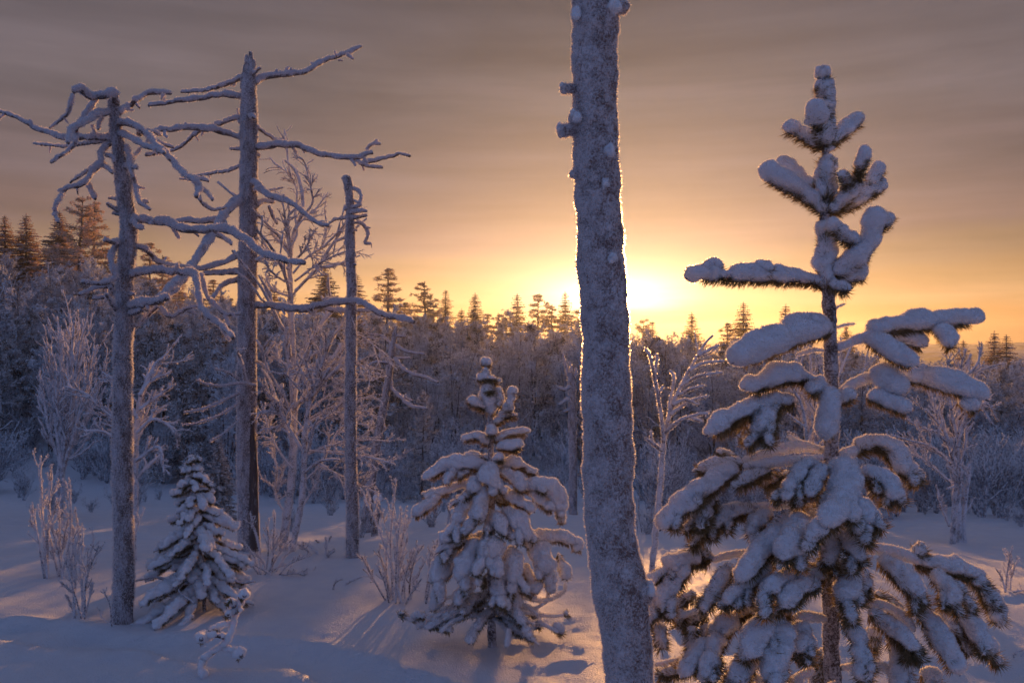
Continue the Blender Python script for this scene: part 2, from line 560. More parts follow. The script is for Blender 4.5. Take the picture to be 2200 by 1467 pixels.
def height(x, y, detail=True):
    x = np.asarray(x, float); y = np.asarray(y, float)
    near = -1.86 * smooth01((y - 4.2) / 17.0) * 0.55 - 1.86 * 0.45 * np.clip((y - 5.0) / 15.0, 0, 1) ** 1.1
    u = x * 60.0 / np.maximum(y, 25.0)
    prof = np.interp(u, _px, _pz)
    k = smooth01((y - 20) / 40.0)
    h = near * (1 - k) + prof * k
    far = smooth01((y - 66) / 90.0)
    h = h * (1 - far) + (-14.0) * far
    if detail:
        p = np.stack([x, y, np.zeros_like(x)], -1)
        amp = 1.0 / (1.0 + np.maximum(0, y - 20) * 0.02)
        h = h + amp * (0.045 * noise(p, 1.9, 3) + 0.014 * noise(p, 0.62, 5) + 0.011 * noise(p, 0.23, 8) + 0.0055 * noise(p, 0.085, 9)) - 0.02
        n = (y > 2.5) & (y < 6.5) & (np.abs(x) < 6)
        if n.any():
            q = np.stack([x[n], y[n]], -1) if x.ndim else np.array([[float(x), float(y)]])
            dd = np.full(len(q), 9.0)
            for t in TRACK[::2]: dd = np.minimum(dd, np.hypot(q[:, 0] - t[0], q[:, 1] - t[1]))
            pq = np.stack([q[:, 0], q[:, 1], np.zeros(len(q))], -1)
            wd = 0.135 * (1 + 0.25 * noise(pq, 0.35, 21))
            dd = np.abs(dd + 0.05 * noise(pq, 0.28, 24) + 0.018 * noise(pq, 0.09, 25))
            cut = -0.038 * smooth01((wd * 1.15 - dd) / (wd * 0.38)) + 0.012 * np.exp(-((dd - wd * 1.35) / 0.06) ** 2)
            cut = cut * (1 + 0.25 * noise(pq, 0.22, 22)) + 0.010 * noise(pq, 0.10, 23) * np.exp(-(dd / 0.35) ** 2)
            if x.ndim: h[n] += cut
            else: h = h + cut[0]
    return h


def ground_sheet():
    def axis(a, b, step, far, g):
        c = list(np.arange(a, b + 1e-6, step)); s = step
        v = b
        while v < far: s *= g; v += s; c.append(v)
        return c
    xp = axis(0, 5.2, 0.042, 640, 1.075); xs = np.array([-v for v in xp[:0:-1]] + xp)
    ys = axis(2.6, 12.0, 0.045, 700, 1.055)
    lo, s, v = [], 0.045, 2.6
    while v > -60: s *= 1.3; v -= s; lo.append(v)
    ys = np.array(lo[::-1] + ys)
    X, Y = np.meshgrid(xs, ys)
    Z = height(X.ravel(), Y.ravel())
    g = Geo()
    nx, ny = len(xs), len(ys)
    i = np.arange(ny - 1)[:, None] * nx + np.arange(nx - 1)[None, :]
    g.add(np.stack([X.ravel(), Y.ravel(), Z], -1), None, np.stack([i, i + 1, i + 1 + nx, i + nx], -1).reshape(-1, 4))
    o = link('snow_ground', g.mesh('snow_ground', M['ground'])); o['kind'] = 'structure'
    # wooded ridge far off, beyond the valley
    az = np.linspace(-1.0, 1.0, 460); rr = np.linspace(120, 690, 70)
    A, Rr = np.meshgrid(az, rr)
    X, Y = Rr * np.sin(A), Rr * np.cos(A)
    p = np.stack([X.ravel(), Y.ravel(), np.zeros(X.size)], -1)
    top = np.clip((Rr.ravel() - 118) / 520, 0, 1) ** 0.9
    Z = -13.9 + top * (15.5 + 2.6 * noise(p, 260, 31) + 1.0 * noise(p, 80, 32)) + 1.5 * np.abs(noise(p, 14, 33)) * np.clip((Rr.ravel() - 118) / 60, 0, 1)
    g = Geo(); nx, ny = len(az), len(rr)
    i = np.arange(ny - 1)[:, None] * nx + np.arange(nx - 1)[None, :]
    g.add(np.stack([X.ravel(), Y.ravel(), Z], -1), None, np.stack([i, i + nx, i + nx + 1, i + 1], -1).reshape(-1, 4))
    o = link('far_hill', g.mesh('far_hill', M['hill'])); o['kind'] = 'structure'


ground_sheet()


def haze_air():
    m, N, L = new_mat('thin_haze')
    v = N('ShaderNodeVolumePrincipled')
    v.inputs['Color'].default_value = (0.86, 0.88, 0.94, 1); v.inputs['Density'].default_value = HAZE; v.inputs['Anisotropy'].default_value = 0.72
    o = N('ShaderNodeOutputMaterial'); L(v.outputs[0], o.inputs['Volume'])
    g = Geo(); x, y0, y1, z0, z1 = 760, -90, 860, -22.0, 19.0
    c = np.array([[a, b, k] for k in (z0, z1) for b in (y0, y1) for a in (-x, x)])
    g.add(c, None, [[0, 2, 3, 1], [4, 5, 7, 6], [0, 1, 5, 4], [2, 6, 7, 3], [0, 4, 6, 2], [1, 3, 7, 5]])
    link('haze', g.mesh('haze', m, smooth=False), None, 'stuff')


HAZE = 0.0005
haze_air()


def on_ground(px, d):
    x = (px - 1100.0) / FPX * d
    return np.array([x, d, float(height(np.array([x]), np.array([d]))[0])])


# ------------------------------------------------------------------ branch builders
def snow_load(geo, path, w, lift=0.12, lump=0.18, sides=14, step=None, seed=0, flat=0.35, bare=0.0):
    """a lumpy roll of snow lying along a path; w is its full width along the path"""
    step = step or max(0.006, float(np.mean(w)) * 0.14)
    w = np.broadcast_to(np.asarray(w, float), (len(path),))
    r = spline(np.concatenate([path, w[:, None]], 1), step)
    p, w = r[:, :3].copy(), np.maximum(r[:, 3], 0.004)
    s = np.concatenate([[0], np.cumsum(np.linalg.norm(np.diff(p, axis=0), axis=1))])
    hw = w * 0.5
    e0 = np.clip(s / np.maximum(hw * 0.9, 1e-4), 0.0, 1); e1 = np.clip((s[-1] - s) / np.maximum(hw * 1.0, 1e-4), 0.0, 1)
    prof = np.sqrt(np.clip(1 - (1 - e0) ** 2, 0.02, 1)) * np.sqrt(np.clip(1 - (1 - e1) ** 2, 0.02, 1))
    wm = float(w.mean())
    rr = hw * prof * (1 + 0.20 * noise(p, wm * 1.5, seed) + 0.08 * noise(p, wm * 0.6, seed + 3))
    if bare:
        gap = smooth01((noise(p, wm * 1.3, seed + 9) - (0.75 - bare)) / 0.25)
        rr = rr * (1 - 0.55 * gap)
    p = p + UP * (w * lift)[:, None]
    tube(geo, p, rr, sides, disp=lambda q, o: np.minimum(rr[:, None], wm * 0.5) * (lump * noise(q, wm * 0.55, seed + 5) + lump * 0.55 * noise(q, wm * 0.27, seed + 6) + lump * 0.3 * noise(q, max(0.012, wm * 0.13), seed + 7)), flat=flat)


def needle_tufts(geo, path, w, density, ln=0.042, seed=0, width=0.0011, drop=0.12, tmin=0.0):
    rg = np.random.default_rng(seed)
    r = spline(np.concatenate([path, np.broadcast_to(np.asarray(w, float), (len(path),))[:, None]], 1), 0.01)
    p, w = r[:, :3], r[:, 3]
    t = unit(np.gradient(p, axis=0))
    L_ = np.linalg.norm(np.diff(p, axis=0), axis=1).sum()
    n = int(L_ * density)
    if n < 1: return
    k = rg.integers(int(tmin * (len(p) - 1)), max(1, int(len(p) * 0.86)), n)
    q = p[k] + rg.normal(0, 0.003, (n, 3)) - UP * (w[k] * drop)[:, None]
    rad = rg.normal(0, 1, (n, 3)); rad[:, 2] -= 0.25
    rad = unit(rad - t[k] * (rad * t[k]).sum(1, keepdims=True))
    d = unit(t[k] * rg.uniform(0.25, 0.9, n)[:, None] + rad)
    l = (ln * rg.uniform(0.7, 1.15, n))[:, None]
    sd = unit(np.cross(d, rg.normal(0, 1, (n, 3)))) * width
    mid = q + d * l * 0.55 - UP * 0.001
    tip = q + d * l
    V = np.stack([q - sd, q + sd, mid + sd, mid - sd, tip], 1)
    base = np.arange(n)[:, None] * 5
    geo.add(V.reshape(-1, 3), base + np.array([[3, 2, 4]]), base + np.array([[0, 1, 2, 3]]))


class Tree:
    """a thing with its rime, needles and twigs collected into one mesh each"""
    def __init__(self, name, label, cat, base, group=None):
        self.root = thing(name, label, cat, base, group)
        self.o = np.asarray(base, float)
        self.rime, self.needles, self.twigs = Geo(), Geo(), Geo()

    def part(self, name, geo, mat, parent=None, kind=None):
        return link(name, geo.mesh(name, mat, self.o), parent or self.root, kind)

    def close(self, needle_mat=None, twig_mat=None):
        if self.rime.n: self.part('rime', self.rime, M['crystal'], kind='stuff')
        if self.needles.n: self.part('needles', self.needles, needle_mat or M['needle'], kind='stuff')
        if self.twigs.n: self.part('twigs', self.twigs, twig_mat or M['twig'], kind='stuff')


def snow_branch(T, path, w, bark_r=None, needles=0, seed=0, spacing=0.006, clen=0.006, lift=0.12, lump=0.18, bare=0.0, flat=0.35, sides=14, nlen=0.042, tmin=0.0, taper=0.75, name='branch', parent=None, kink=0.0, smat='snow'):
    """bark, its roll of snow as a child, frost and needles into the tree's own meshes"""
    path = np.asarray(path, float)
    n = len(path)
    if np.ndim(w) == 0: w = w * np.linspace(1.0, taper, n)
    w = np.asarray(w, float)
    if kink:                                # small angular bends along the way
        wm = float(w.mean()); r = spline(np.concatenate([path, w[:, None]], 1), wm * 1.3)
        path, w = r[:, :3].copy(), r[:, 3]; n = len(path)
        rg = np.random.default_rng(seed + 4)
        f = np.clip(np.arange(n) / 3.0, 0, 1)[:, None] * np.clip((n - 1 - np.arange(n)) / 1.5, 0.3, 1)[:, None]
        path += rg.normal(0, kink * wm, (n, 3)) * f
        w = w * (1 + rg.normal(0, 0.10, n))
    g = Geo()
    br = bark_r if bark_r is not None else float(np.mean(w)) * 0.30
    rp = spline(np.concatenate([path, np.linspace(br, br * 0.6, n)[:, None]], 1), max(0.012, br * 0.8))
    tube(g, rp[:, :3], rp[:, 3], 8, disp=lambda q, o: br * 0.18 * noise(q, br * 2.2, seed))
    s = Geo()
    snow_load(s, path, w, lift, lump, sides, None, seed, flat, bare)
    if parent is None:
        b = T.part(name, g, M['branch'])
        T.part('snow', s, M[smat], b)
    else:                                   # a side finger: its snow hides its bark
        b = T.part(name, s, M['snow'], parent)
    if clen: crystals(T.rime, s, spacing, clen, clen * 0.22, seed=seed)
    if needles: needle_tufts(T.needles, path, w, needles, nlen, seed, tmin=tmin)
    return b


def rimed_trunk(T, rows, mat, sides=28, step=0.012, amp=0.004, grain=0.0022, spacing=0.006, clen=0.008, seed=0, name='trunk', keep=None, parent=None):
    r = spline(rows, step)
    g = Geo()
    R = r[:, 3]
    tube(g, r[:, :3], R, sides, disp=lambda q, o: amp * noise(q, 0.06, seed) + amp * 0.8 * noise(q * np.array([1, 1, 0.25]), 0.03, seed + 1) + grain * noise(q, 0.014, seed + 2))
    o = T.part(name, g, mat, parent)
    cl = max(0.007, float(R.max()) * 0.085)

    def clumped(p, nr, rg):
        f = noise(p, cl, seed + 31) + 0.45 * noise(p * np.array([1, 1, 0.35]), cl * 3.5, seed + 32) - 0.35 * nr[:, 0]
        m = (f + rg.normal(0, 0.25, len(p)) > -0.12) | (nr[:, 1] > -0.32)
        return m & keep(p, nr, rg) if keep is not None else m
    if clen: crystals(T.rime, g, spacing, clen, clen * 0.20, spread=0.8, keep=clumped, seed=seed)
    return o


def rows_px(reg, pts, d0, dd=0.0, base=None):
    """trunk rows x, y, z, r from (px, py, r_px) seen d0 ahead (dd more at the far end)"""
    s = SCL.get(id(reg), 1.0)
    out = []
    for i, (a, b, r) in enumerate(pts):
        d = d0 + dd * i / max(1, len(pts) - 1)
        x, y = reg(a, b)
        out.append(list(P(x, y, d)) + [r / s * d / FPX])
    return np.array(out)


# ------------------------------------------------------------------ growth (birches, shrubs)
def grow(Pp, Rp, k, t0, t1, ang, length, n=5, up=0.15, wig=0.10, rf=0.6, taper=0.45, rg=None, rmin=0.002, droop=0.0):
    """k shoots on each parent line: returns lines (N*k, n, 3) and radii"""
    rg = rg or RNG
    N, m, _ = Pp.shape
    t = rg.uniform(t0, t1, (N, k)) * (m - 1)
    i = np.minimum(t.astype(int), m - 2); f = (t - i)[..., None]
    rows = np.arange(N)[:, None]
    st = Pp[rows, i] * (1 - f) + Pp[rows, i + 1] * f
    tg = unit(Pp[rows, i + 1] - Pp[rows, i])
    rr = Rp[rows, i] * (1 - f[..., 0]) + Rp[rows, i + 1] * f[..., 0]
    perp = rg.normal(0, 1, (N, k, 3)); perp = unit(perp - tg * (perp * tg).sum(-1, keepdims=True))
    a = rg.normal(ang[0], ang[1], (N, k, 1))
    d = unit(tg * np.cos(a) + perp * np.sin(a))
    plen = np.linalg.norm(np.diff(Pp, axis=1), axis=2).sum(1)[:, None]
    ln = (length * plen if length < 0.999 else plen * 0 + (length - 1)) * rg.uniform(0.55, 1.15, (N, k)) * (1.15 - 0.55 * t / (m - 1))
    st, d, ln, rr = st.reshape(-1, 3), d.reshape(-1, 3), ln.ravel(), rr.ravel()
    pts = [st]; cur = d
    for j in range(1, n):
        cur = unit(cur + rg.normal(0, wig, d.shape) + UP * up * 0.5 - UP * droop * j / n)
        pts.append(pts[-1] + cur * (ln / (n - 1))[:, None])
    Q = np.stack(pts, 1)
    R = np.maximum(rr * rf, rmin)[:, None] * np.linspace(1, taper, n)[None, :]
    return Q, np.maximum(R, rmin * 0.8)


def resample(rows, n):
    rows = np.asarray(rows, float)
    s = np.concatenate([[0], np.cumsum(np.linalg.norm(np.diff(rows[:, :3], axis=0), axis=1))]); s /= s[-1]
    return np.stack([np.interp(np.linspace(0, 1, n), s, rows[:, c]) for c in range(rows.shape[1])], 1)

# ------------------------------------------------------------------ the wood behind
def slivers(geo, p, d, ln, wd, rg, bend=0.15):
    """leafy sprays: kite-shaped slivers from p along d"""
    n = len(p)
    sd = unit(np.cross(d, rg.normal(0, 1, (n, 3)))) * np.asarray(wd).reshape(-1, 1)
    ln = np.asarray(ln).reshape(-1, 1)
    mid = p + d * ln * 0.5
    tip = p + d * ln - UP * ln * bend
    V = np.stack([p, mid + sd, tip, mid - sd], 1).reshape(-1, 3)
    geo.add(V, None, np.arange(n * 4).reshape(-1, 4))


def spruce_proto(seed, H=7.0, W=1.25, ragged=0.35, low=0.06):
    rg = np.random.default_rng(seed)
    trunk, crown = Geo(), Geo()
    z = np.linspace(0, H, 14)
    px = np.cumsum(rg.normal(0, 0.012, 14)); py = np.cumsum(rg.normal(0, 0.012, 14))
    tube(trunk, np.stack([px, py, z], 1), np.linspace(0.13, 0.012, 14), 7)
    zs = []
    h = H * low
    while h < H * 0.985:
        zs.append(h); h += rg.uniform(0.13, 0.24) * (1.0 - 0.45 * h / H)
    for h in zs:
        f = h / H
        reach = W * ((1 - f) ** 0.82) * rg.uniform(0.75, 1.15) + 0.05
        nb = int(rg.integers(6, 10)) if f < 0.9 else 5
        az = rg.uniform(0, 6.28) + np.arange(nb) / nb * 6.28 + rg.normal(0, 0.25, nb)
        ln = reach * rg.uniform(1 - ragged, 1 + ragged * 0.6, nb)
        c = np.array([np.interp(h, z, px), np.interp(h, z, py), h])
        out = np.stack([np.cos(az), np.sin(az), np.zeros(nb)], 1)
        sg = np.maximum(3, (ln / 0.075).astype(int))
        for b in range(nb):
            m = sg[b]; s = np.linspace(0.08, 1, m)
            droop = -0.38 * s + 0.16 * s ** 2.5
            pts = c + out[b] * (ln[b] * s)[:, None] + UP * (droop * ln[b] * (1.1 - 0.7 * f))[:, None]
            k = np.repeat(np.arange(m), 4)
            side = np.cross(out[b], UP)
            sgn = np.tile([1, -1, 1, -1], m)
            d = unit(out[b] * rg.uniform(0.3, 1.0, len(k))[:, None] + side * (sgn * rg.uniform(0.2, 1.0, len(k)))[:, None] - UP * rg.uniform(0.0, 0.6, len(k))[:, None] + rg.normal(0, 0.15, (len(k), 3)))
            l = 0.06 + 0.24 * ln[b] * (1.05 - s[k] * 0.7) * rg.uniform(0.6, 1.2, len(k))
            slivers(crown, pts[k], d, np.minimum(l, 0.42), 0.020 + 0.08 * l, rg)
    # leader
    k = 16
    pt = np.array([px[-1], py[-1], H * 0.97]) + np.stack([np.zeros(k), np.zeros(k), np.linspace(-0.25, 0.12, k)], 1)
    slivers(crown, pt, unit(rg.normal(0, 0.5, (k, 3)) + UP * 0.8), rg.uniform(0.06, 0.14, k), 0.014, rg, 0)
    return trunk, crown


def pine_proto(seed, H=7.0, W=1.5, start=0.35, dense=1.0, tuft=0.30):
    rg = np.random.default_rng(seed)
    trunk, crown = Geo(), Geo()
    n = 12
    z = np.linspace(0, H, n); px = np.cumsum(rg.normal(0, 0.03, n)); py = np.cumsum(rg.normal(0, 0.03, n))
    tube(trunk, np.stack([px, py, z], 1), np.linspace(0.14, 0.02, n), 7)
    h = H * start
    while h < H * 0.985:
        f = (h / H - start) / (1 - start)
        reach = W * (0.10 + 0.90 * (1 - f) ** 0.85) * rg.uniform(0.65, 1.15)
        for _ in range(rg.integers(4, 7) if f < 0.85 else 3):
            a = rg.uniform(0, 6.28); ln = reach * rg.uniform(0.45, 1.15)
            c = np.array([np.interp(h, z, px), np.interp(h, z, py), h + rg.normal(0, 0.05)])
            out = np.array([math.cos(a), math.sin(a), 0])
            s = np.linspace(0, 1, 6)
            pts = c + out * (ln * s)[:, None] + UP * (ln * ((0.45 * f - 0.28) * s + 0.22 * s ** 3))[:, None] + rg.normal(0, 0.03, (6, 3)) * s[:, None]
            tube(trunk, pts, np.linspace(0.028, 0.008, 6), 4)
            nt = max(2, int(ln / 0.26 * dense * rg.uniform(0.7, 1.2)))
            for q in rg.uniform(0.30, 1.02, nt):
                cc = np.array([np.interp(q, s, pts[:, i]) for i in range(3)]) + rg.normal(0, 0.10, 3) * np.array([1, 1, 0.35]) * min(1, ln)
                m = 30
                off = unit(rg.normal(0, 1, (m, 3))) * rg.uniform(0.1, 1.0, (m, 1)) * np.array([1, 1, 0.45]) * tuft * rg.uniform(0.45, 1.1) * (0.4 + 0.6 * (1 - f))
                d = unit(unit(off) * 0.8 + out * 0.5 + UP * 0.2 + rg.normal(0, 0.4, (m, 3)))
                slivers(crown, cc + off, d, rg.uniform(0.09, 0.20, m), 0.022, rg, 0.0)
        h += rg.uniform(0.34, 0.62) * (1 - 0.5 * f)
    return trunk, crown


def birch_proto(seed, H=4.5, stems=2, k1=13, k2=8, k3=5, rmin=0.006, spread=0.24, low=0.18, tuft=0):
    rg = np.random.default_rng(seed)
    trunk, crown = Geo(), Geo()
    S, R = [], []
    for s in range(stems):
        a = rg.uniform(0, 6.28); lean = rg.uniform(0.02, spread) * (s > 0) + 0.03
        z = np.linspace(0, 1, 9)
        hh = H * rg.uniform(0.75, 1.0) if s else H
        S.append(np.stack([math.cos(a) * lean * hh * z ** 1.3, math.sin(a) * lean * hh * z ** 1.3, hh * z], 1) + np.cumsum(rg.normal(0, 0.018, (9, 3)) * np.array([1, 1, 0]), axis=0))
        R.append(np.linspace(0.042, 0.008, 9))
    S, R = np.array(S), np.array(R)
    for a, b in zip(S, R): tube(trunk, a, b, 6)
    L1, R1_ = grow(S, R, k1, low, 0.97, (0.62, 0.18), 0.36, 6, 0.22, 0.10, 0.55, rg=rg, rmin=rmin * 1.3)
    L2, R2_ = grow(L1, R1_, k2, 0.15, 1.0, (0.62, 0.25), 0.48, 5, 0.10, 0.14, 0.6, rg=rg, rmin=rmin, droop=0.10)
    L3, R3_ = grow(L2, R2_, k3, 0.10, 1.0, (0.65, 0.25), 0.55, 4, 0.0, 0.16, 0.7, rg=rg, rmin=rmin * 0.85, droop=0.18)
    tubes(crown, L1, R1_, 4); tubes(crown, L2, R2_, 3); tubes(crown, L3, R3_, 3)
    if tuft:                       # clots of frost and snow held by the twigs
        k = rg.integers(0, len(L3), tuft); j = rg.integers(0, L3.shape[1], tuft)
        slivers(crown, L3[k, j] + rg.normal(0, 0.02, (tuft, 3)), unit(rg.normal(0, 1, (tuft, 3)) * np.array([1, 1, 0.5])), rg.uniform(0.05, 0.15, tuft), rg.uniform(0.014, 0.034, tuft), rg, 0.3)
    return trunk, crown


def shrub_proto(seed, H=1.5, stems=9, rmin=0.006):
    rg = np.random.default_rng(seed)
    g = Geo()
    S, R = [], []
    for s in range(stems):
        a = rg.uniform(0, 6.28); lean = rg.uniform(0.05, 0.5); z = np.linspace(0, 1, 7); hh = H * rg.uniform(0.5, 1.0)
        S.append(np.stack([math.cos(a) * lean * hh * z, math.sin(a) * lean * hh * z, hh * z], 1) + np.cumsum(rg.normal(0, 0.02, (7, 3)), axis=0) - UP * 0.03)
        R.append(np.linspace(0.014, 0.007, 7))
    S, R = np.array(S), np.array(R)
    tubes(g, S, R, 4)
    L2, R2_ = grow(S, R, 7, 0.15, 1.0, (0.6, 0.2), 0.42, 5, 0.2, 0.12, 0.7, rg=rg, rmin=rmin)
    L3, R3_ = grow(L2, R2_, 4, 0.15, 1.0, (0.6, 0.2), 0.5, 4, 0.1, 0.15, 0.8, rg=rg, rmin=rmin * 0.9)
    tubes(g, L2, R2_, 3); tubes(g, L3, R3_, 3)
    return g


PROTO = {}


def proto(key, fn, bark, leaf):
    t, c = fn
    top = max(t.arrays()[0][:, 2].max(), c.arrays()[0][:, 2].max())
    PROTO[key] = (t.mesh(key + '_trunk', bark), c.mesh(key + '_crown', leaf), float(top))


for i, (h, w, rag) in enumerate([(7, 1.9, 0.35), (7, 1.6, 0.45), (7, 2.3, 0.40), (7, 1.3, 0.5)]):
    proto('spruce%d' % i, spruce_proto(40 + i, h, w, rag), M['far_bark'], M['fir'])
for i, (h, w, st, de, tu) in enumerate([(7, 2.3, 0.24, 1.4, 0.34), (7, 2.0, 0.34, 0.9, 0.27), (7, 2.7, 0.14, 1.6, 0.38), (6.0, 1.5, 0.34, 1.2, 0.28)]):
    proto('pine%d' % i, pine_proto(60 + i, h, w, st, de, tu), M['far_bark'], M['pine'])
for i in range(4):
    proto('birch%d' % i, birch_proto(80 + i, 4.5, 2 + i % 2, 14, 8, 5, 0.008, tuft=900), M['far_bark'], M['far_twig'])
for i, k in enumerate(('spruce2', 'pine3', 'spruce0', 'pine0', 'pine2')):
    me = PROTO[k][1].copy(); me.materials.clear(); me.materials.append(M['frost_pine'])
    PROTO['f' + k] = (PROTO[k][0], me, PROTO[k][2])


def far_tree(key, name, label, px, top_y, d, group, cat='tree', wide=1.0, turn=None):
    me_t, me_c, top = PROTO[key]
    b = on_ground(px, d)
    ztop = P(px, top_y, d)[2]
    s = (ztop - b[2] + 0.1) / top
    e = thing(name, label, cat, b - UP * 0.1, group)
    w = s * wide * (1.0 if key[0] in 'bf' else 1.3)
    e.scale = (w, w, s)
    e.rotation_euler = (0, 0, turn if turn is not None else RNG.uniform(0, 6.28))
    link('trunk', me_t, e)
    link('crown', me_c, e, 'stuff')
    return e


SKY = 'conifers along the skyline'
for key, px, ty, d, wide, label in [
    ('spruce1', 8, 462, 62, 1.1, 'dark frosted spruce cut by the left edge of the picture'),
    ('spruce0', 57, 458, 62, 1.0, 'short dark spruce second from the left edge on the hillside'),
    ('pine2', 168, 418, 52, 0.80, 'tall bushy frosted pine on the left hillside behind the twisted dead tree'),
    ('pine0', 205, 436, 55, 0.85, 'bushy pine just right of the tallest hillside pine'),
    ('spruce2', 128, 452, 56, 0.8, 'frosted spruce leaning into the left side of the tallest hillside pine'),
    ('pine0', 318, 520, 58, 0.9, 'frosted pine sloping down the hillside right of the twisted dead tree'),
    ('pine1', 350, 548, 62, 1.0, 'lower pine beside the hillside pine between the two tall dead trees'),
    ('spruce3', 386, 560, 75, 0.8, 'tiny spruce tip seen between the two tall dead trees'),
    ('pine0', 455, 600, 60, 1.1, 'low round pine between the two tall dead trees'),
    ('pine1', 590, 620, 62, 1.0, 'low pine on the skyline behind the rimed birch'),
    ('spruce2', 698, 570, 55, 0.9, 'broad dark spruce left of the thin dead trunk'),
    ('spruce1', 768, 588, 60, 0.9, 'narrow spruce just right of the thin dead trunk'),
    ('pine0', 838, 574, 56, 0.95, 'tall layered pine right of the thin dead trunk'),
    ('pine1', 912, 604, 55, 0.9, 'sparse open pine with visible limbs on the skyline'),
    ('spruce3', 957, 622, 60, 1.0, 'small narrow spruce between the sparse pine and the pointed spruce'),
    ('spruce0', 1019, 628, 60, 0.9, 'pointed golden spruce above the small snowy pine'),
    ('spruce1', 1113, 630, 60, 1.0, 'first dark spire left of the big foreground trunk'),
    ('pine0', 1152, 630, 60, 0.75, 'golden backlit pine between two spires near the sun'),
    ('spruce1', 1212, 626, 60, 0.8, 'narrow spire glowing beside the left edge of the big trunk'),
    ('pine1', 1072, 672, 58, 0.9, 'low pine left of the first dark spire'),
    ('pine0', 872, 648, 58, 1.0, 'low frosted pine filling the gap right of the tall layered pine'),
    ('pine2', 938, 652, 56, 0.8, 'bushy pine at the right foot of the sparse open pine'),
    ('spruce0', 990, 662, 58, 1.0, 'small spruce at the left foot of the pointed golden spruce'),
    ('pine0', 1046, 672, 58, 0.8, 'low pine at the right foot of the pointed golden spruce'),
    ('pine2', 1094, 668, 55, 0.7, 'bushy pine at the left foot of the first dark spire'),
    ('pine1', 1183, 654, 60, 1.0, 'small open pine between the golden pine and the glowing spire'),
    ('pine2', 1236, 664, 58, 0.7, 'bushy golden pine tucked against the left edge of the big trunk'),
    ('spruce2', 1292, 676, 62, 0.8, 'spruce mostly hidden behind the big foreground trunk'),
    ('pine2', 1376, 684, 56, 0.75, 'rounded golden pine at the right edge of the big trunk'),
    ('spruce3', 1402, 690, 60, 0.8, 'thin spire on the right of the rounded golden pine'),
    ('pine1', 1440, 732, 58, 0.9, 'low pine behind the thin frosted birch sapling'),
    ('spruce0', 1486, 670, 62, 0.95, 'dark lone spire right of the sun'),
    ('spruce1', 1600, 648, 62, 1.1, 'tallest dark spire right of the sun'),
    ('pine0', 1565, 692, 62, 0.8, 'bushy pine leaning on the tallest spire right of the sun'),
    ('spruce0', 1688, 652, 66, 0.9, 'dark spire left of the snowy sapling stem'),
    ('spruce3', 1712, 676, 66, 0.9, 'small spire beside the one left of the snowy sapling stem'),
    ('spruce2', 1818, 698, 66, 0.8, 'spruce right behind the snowy sapling stem'),
    ('spruce1', 2072, 730, 60, 1.0, 'thin spruce under the long right bough of the snowy sapling'),
    ('spruce0', 2138, 710, 52, 0.9, 'left of two dark spruces at the right edge against the far hill'),
    ('spruce1', 2164, 718, 52, 1.0, 'right of two dark spruces at the right edge against the far hill'),
]:
    if 1040 <= px <= 1420: d *= 1.75          # trees set farther back so the low sun reaches the clearing
    far_tree(key, 'pine_tree' if key[0] == 'p' else 'spruce_tree', label, px, ty, d, SKY, wide=wide)

BIR = 'frosted trees standing out of the thicket'
for key, px, ty, d, wide, label in [
    ('birch0', 1000, 690, 50, 1.25, 'golden backlit birch crown below the pointed spruce'),
    ('birch1', 930, 705, 44, 1.2, 'grey frosted birch below the sparse open pine'),
    ('birch2', 1120, 740, 40, 1.3, 'grey frosted birch below the first dark spire'),
    ('birch3', 640, 690, 40, 1.2, 'frosted birch far behind the rimed birch with many stems'),
    ('birch1', 60, 600, 40, 1.4, 'broad frosted birch on the hillside below the left edge spruces'),
    ('birch2', 330, 640, 36, 1.3, 'frosted birch on the slope right of the twisted dead tree'),
    ('birch0', 1440, 770, 40, 1.2, 'golden frosted birch behind the thin birch sapling'),
    ('fpine2', 905, 838, 15.5, 0.62, 'young frosted pine right of the leaning dead trunk'),
    ('fspruce2', 470, 930, 10.5, 0.75, 'dim young spruce behind the small snowy spruce'),
    ('fspruce2', 2125, 850, 26, 0.9, 'dark frosted spruce at the right edge behind the many-stemmed birch'),
    ('fpine2', 1190, 800, 30, 1.0, 'dark frosted pine left of the big trunk in the thicket'),
    ('fpine0', 1500, 830, 30, 1.0, 'dark frosted pine behind the snowy sapling left boughs'),
    ('fspruce0', 1010, 742, 34, 1.0, 'heavily frosted spruce in the thicket left above the small snowy pine'),
    ('fpine2', 740, 735, 34, 0.9, 'heavily frosted pine in the thicket behind the thin dead trunk'),
    ('fspruce2', 230, 640, 38, 0.9, 'heavily frosted spruce on the slope behind the twisted dead tree trunk'),
    ('fpine0', 440, 700, 32, 1.0, 'heavily frosted pine in the thicket between the two tall dead trees'),
    ('fspruce0', 40, 700, 30, 1.0, 'heavily frosted spruce low on the slope at the left edge'),
    ('fspruce2', 1660, 790, 34, 0.9, 'heavily frosted spruce behind the left boughs of the large young pine'),
    ('fpine0', 1960, 800, 32, 1.0, 'heavily frosted pine behind the right boughs of the large young pine'),
    ('fspruce0', 2190, 800, 30, 1.1, 'dark spruce cut by the right edge of the picture'),
]:
    far_tree(key, {'b': 'birch_tree', 'p': 'pine_tree', 's': 'spruce_tree'}[key.lstrip('f')[0]], label, px, ty, d, BIR, wide=wide)


